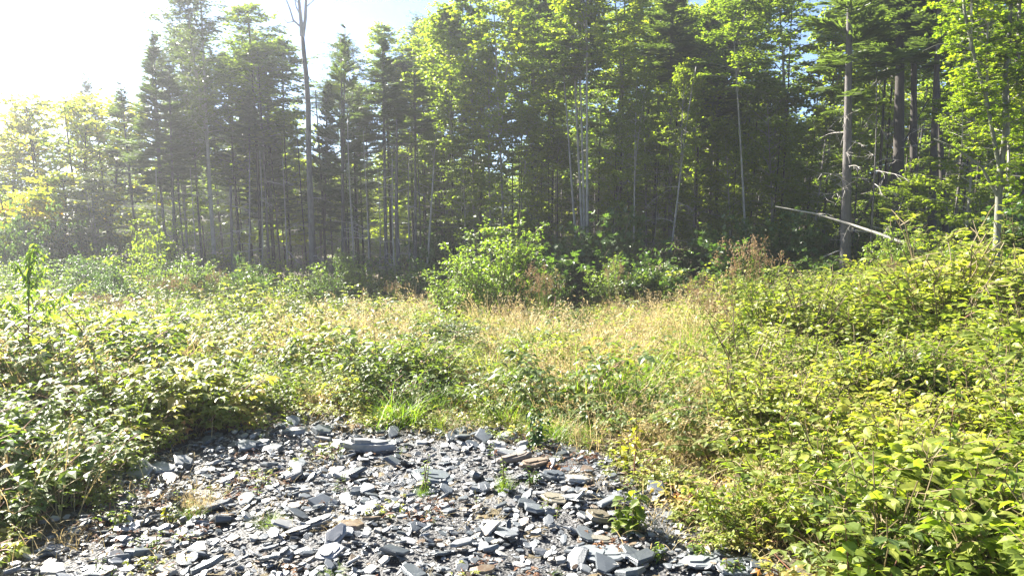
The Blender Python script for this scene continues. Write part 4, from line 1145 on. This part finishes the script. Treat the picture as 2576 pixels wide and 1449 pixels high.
rush(1352, 655, 15.5, 2, 'tall golden rush stems standing before the big bright shrub', .9)
rush(1372, 690, 15, 0, 'bent green-gold rush stems beside the tall golden ones', .8)
rush(1275, 745, 14.5, 1, 'drooping pinkish-brown seed heads at the big shrub foot', 1.2)
rush(1885, 598, 12, 0, 'tallest rush clump with brown heads in front of the maple bushes', .8)
rush(1862, 650, 12.4, 2, 'shorter brown rush clump joined to the tallest one', 1.0)
rush(1765, 690, 13.5, 1, 'small brown-headed rush clump midway to the dark gap', 1.0)
rush(1790, 700, 10.5, 1, 'thin gold rush stalks rising over the pale grass', .9)
rush(1748, 690, 15, 2, 'reddish dry stalks before the dark bush', .7)
rush(1548, 650, 17, 2, 'reddish upright dock stalks against the dark thicket', .6)
rush(2240, 632, 12, 2, 'thin dry stalks above the broadleaf mass', .6)
rush(2330, 650, 12.5, 2, 'sparse brown stalks near the leaning birch end', .5)
rush(990, 690, 21, 1, 'small rush tuft before the bare trunk gap', .8)

GT = {'grass': GG, 'dry': DG}
def tuft(px, py, hpx, kd, label, w=1.3, i=0, name='grass_clump'):
    p_ = G(px, py); d = p_.y
    s_ = hpx / FPX * d / .5
    th = thing(name, p_, label, 'grass clump', None, random.uniform(0, 6))
    obj('blade', GT[kd][i], th, scl=(s_ * w, s_ * w, s_), kind='stuff')
    obj('blade', GT[kd][i], th, (.06 * s_, .04 * s_, 0), (0, 0, 2), (s_ * w, s_ * w, s_ * .85), kind='stuff')
tuft(1010, 1070, 130, 'grass', 'arching green grass clump at the upper edge of the slate')
tuft(1400, 1110, 110, 'grass', 'brightest green grass clump beside the leafy weed')
tuft(562, 1000, 120, 'grass', 'dark green sword-leaved grass clump within the brambles', 1.0, 1)
tuft(1570, 1010, 110, 'grass', 'yellow-green grass clump by the pale fluffy grass', 1.2, 2)
tuft(1375, 910, 90, 'grass', 'yellow-green grass patch before the dead grass', 1.5, 2)
tuft(1705, 1150, 120, 'dry', 'pale straw grass clump against the broadleaf bushes', 1.7, 0)
tuft(1660, 1150, 120, 'dry', 'straw grass clump under the yellow-leaved sapling', 1.5, 1)
tuft(1460, 1000, 120, 'dry', 'hazy pinkish-brown grass clump above the bright green one', 2.0, 0)
tuft(500, 1290, 70, 'dry', 'small tan grass clump growing on the slate near the tipped slabs', 1.2, 1)
tuft(470, 1310, 50, 'grass', 'short yellowish grass tuft joined to the tan clump on the slate', 1.3, 2)
tuft(860, 1330, 36, 'dry', 'tiny straw tuft above the standing whitish shard', 1.8, 1)
tuft(832, 1449, 40, 'grass', 'mossy low grass tuft at the bottom below the whitish shards', 2.0, 1)
tuft(680, 1322, 34, 'grass', 'flattened yellow-green tuft in the middle of the slate', 2.0, 2)
tuft(1060, 1250, 60, 'grass', 'sparse green sprig before the broad smooth slab', .7, 1)
tuft(1270, 1240, 55, 'grass', 'thin yellowish sprig near the rusty slabs', .8, 2)
tuft(1395, 1450, 26, 'grass', 'tiny lime tuft near the lower edge of the slate', 1.2, 1)

def weed(px, py, hpx, leafm, label, name='leafy_weed', cat='weed', H_=.5, ns=3, nl=16, L=.07, ratio=.5, stem='stem', kids=True, lean=0.0, tpl='LEAF8', spiral=True, bare=.15, seed=None, d=None):
    """an upright plant, each leaf a part of its own"""
    if d is None: p_ = G(px, py)
    else:
        p_ = AT(px, 600, d); p_.z = float(H(p_.x, p_.y))
    hgt = hpx / FPX * p_.y
    th = thing(name, p_, label, cat)
    lv = []
    for v in range(3):
        mb = MB(); tv = .3 + .25 * v
        mb.leaf((0, 0, 0), (0, 1, -.1 - .15 * v), (0, .1, 1), 1, ratio, tv, tpl); lv.append(mb.mesh('leaf', [M[leafm]]))
    for s in range(ns):
        dr = np.array([random.gauss(0, .12) + lean, random.gauss(0, .12), 1])
        st = curve((random.gauss(0, .02), random.gauss(0, .02), 0), dr, hgt * (1 if s == 0 else random.uniform(.6, .95)), 7, wob=.04)
        mb = MB(); mb.tube(st, np.linspace(.006 * max(1, hgt), .002, 8), 5, 0); obj('stem', mb.mesh('stem', [M[stem]]), th)
        for k in range(nl):
            u = (bare + (1 - bare) * (k + .5) / nl) * 7; i = min(int(u), 6)
            q = st[i] + (st[i + 1] - st[i]) * (u - i)
            l = L * random.uniform(.7, 1.15) * (1.1 - .35 * k / nl)
            obj('leaf', lv[k % 3], th, tuple(q), (random.uniform(-.5, .3), random.gauss(0, .2), k * 2.4 + random.uniform(-.4, .4)), (l, l, l))
    return th
weed(1350, 1130, 110, 'dark_weed', 'dark leafy weed standing at the upper edge of the slate bed', L=.085, ns=4, nl=16)
weed(1600, 1215, 175, 'yellow_weed', 'spindly yellow-leaved sapling leaning over the straw grass', 'yellow_sapling', 'sapling', L=.07, ns=1, nl=12, stem='redstem', bare=.45, lean=-.12)
weed(1570, 1185, 120, 'yellow_weed', 'short plant with hanging yellow leaves beside the spindly sapling', L=.07, ns=3, nl=9)
weed(1062, 1245, 110, 'bright_shrub', 'thin willow-leaved sprout before the broad smooth slab', L=.05, ns=3, nl=14, ratio=.18)
weed(1265, 1235, 85, 'bright_shrub', 'yellow-green sprout in front of the rusty slabs', L=.045, ns=3, nl=12, ratio=.3)
weed(1345, 1225, 60, 'shade_leaf', 'low dusty-green weed right of the rusty slabs', L=.05, ns=5, nl=8, ratio=.3)
weed(1190, 1290, 60, 'bright_shrub', 'single tiny upright sprout on the open slate', L=.03, ns=1, nl=10, ratio=.25)
weed(1595, 1345, 130, 'broad', 'bright round-leaved weed at the slate edge near the tan block', L=.085, ns=6, nl=9, ratio=.75)
weed(1560, 1340, 80, 'broad', 'small low weed leaning against the tan block', L=.06, ns=5, nl=7, ratio=.7)
weed(1660, 1405, 45, 'bright_shrub', 'low whorled green sprig over the wide slab', L=.06, ns=5, nl=9, ratio=.3)
weed(1760, 1405, 60, 'bright_shrub', 'lime whorled sprig beside the wide slab, near the bushes', L=.07, ns=5, nl=9, ratio=.3)
weed(1840, 1449, 50, 'bright_shrub', 'green sprig at the bottom under the broadleaf bushes', L=.06, ns=6, nl=9, ratio=.35)
weed(430, 845, 60, 'red_weed', 'small red-leaved seedling among the pale brambles', 'red_seedling', 'seedling', L=.09, ns=3, nl=8, d=12.5, ratio=.6)
weed(925, 900, 45, 'red_weed', 'reddish seedling amid the tan grass mid meadow', 'red_seedling', 'seedling', L=.07, ns=4, nl=7, ratio=.5)
weed(420, 1325, 60, 'yellow_weed', 'yellow-leaved straggle beside the grass clump on the slate', L=.04, ns=5, nl=5, ratio=.6, bare=.3)
weed(355, 1425, 30, 'yellow_weed', 'single clear yellow leaf pair low at the bramble edge', L=.06, ns=2, nl=2, ratio=.9, bare=.6)
weed(300, 1340, 70, 'bramble', 'thin bramble shoot creeping onto the slate', 'bramble_shoot', L=.05, ns=6, nl=7, ratio=.6)
weed(130, 940, 0 + 230, 'broad', 'broad plant beneath the cherry sapling top', L=.09, ns=5, nl=12, ratio=.5, bare=.3)

# cherry sapling, tall and arching at the edge of the brambles
p_ = AT(72, 900, 7.6); p_.z = float(H(p_.x, p_.y))
cs = thing('cherry_sapling', p_, 'tall slender cherry sapling with drooping narrow leaves rising over the brambles', 'sapling')
def rl(px, py, Y=7.6):
    q = AT(px, py, Y) - p_; return np.array([q.x, q.y, q.z])
lvs = []
for v in range(3):
    mb = MB(); mb.leaf((0, 0, 0), (0, 1, -.35 - .1 * v), (0, .3, 1), 1, .30, .3 + .25 * v, 'LEAF8'); lvs.append(mb.mesh('leaf', [M['bright_shrub']]))
def leafy(pts, r0, nm, nl, L, lo=.1):
    P = np.array(pts); mb = MB(); mb.tube(P, np.linspace(r0, .002, len(P)), 5, 0); obj(nm, mb.mesh(nm, [M['redstem']]), cs)
    n_ = len(P) - 1
    for k in range(nl):
        u = (lo + (1 - lo) * (k + .5) / nl) * n_; i = min(int(u), n_ - 1); q = P[i] + (P[i + 1] - P[i]) * (u - i)
        l = L * random.uniform(.75, 1.15)
        obj('leaf', lvs[k % 3], cs, tuple(q), (random.uniform(-.7, .1), random.gauss(0, .3), k * 2.4 + random.uniform(-.5, .5)), (l, l, l))
leafy([(0, 0, 0), rl(70, 900), rl(72, 800), rl(73, 720), rl(72, 660), rl(88, 612)], .012, 'stem', 80, .10, .5)
leafy([rl(73, 735), rl(100, 700), rl(118, 668)], .004, 'branch', 18, .09)
leafy([rl(73, 720), rl(50, 680), rl(30, 655)], .004, 'branch', 20, .09)
leafy([rl(73, 690), rl(90, 655), rl(112, 640)], .004, 'branch', 18, .09)
leafy([rl(72, 850), rl(120, 790), rl(170, 735), rl(212, 712)], .005, 'branch', 36, .09, .3)
leafy([rl(72, 820), rl(40, 780), rl(15, 750)], .004, 'branch', 26, .09, .2)
leafy([rl(72, 800), rl(100, 765), rl(140, 755)], .004, 'branch', 26, .09, .2)

# alder saplings at the near edge of the broadleaf mass
weed(2345, 1190, 330, 'broad', 'near alder sapling with the largest round yellow-green leaves', 'alder_sapling', 'sapling', L=.11, ns=2, nl=18, ratio=.85, stem='redstem', bare=.35, d=3.7)
weed(2170, 1230, 300, 'broad', 'alder shoot with round leaves just inside the broadleaf edge', 'alder_sapling', 'sapling', L=.12, ns=2, nl=13, ratio=.85, stem='redstem', bare=.3, d=3.5)
weed(2440, 1230, 400, 'broad', 'thin-stemmed alder sapling standing behind the largest-leaved one', 'alder_sapling', 'sapling', L=.09, ns=2, nl=18, ratio=.7, stem='redstem', bare=.4, d=4.6)
weed(2250, 1230, 250, 'broad', 'low alder shoot between the two round-leaved ones', 'alder_sapling', 'sapling', L=.10, ns=3, nl=11, ratio=.8, stem='redstem', bare=.25, d=3.4)
weed(2080, 1100, 260, 'broad', 'slender leafy stem in the middle of the broadleaf mass', 'alder_sapling', 'sapling', L=.08, ns=3, nl=14, ratio=.6, stem='redstem', bare=.3, d=5.2)
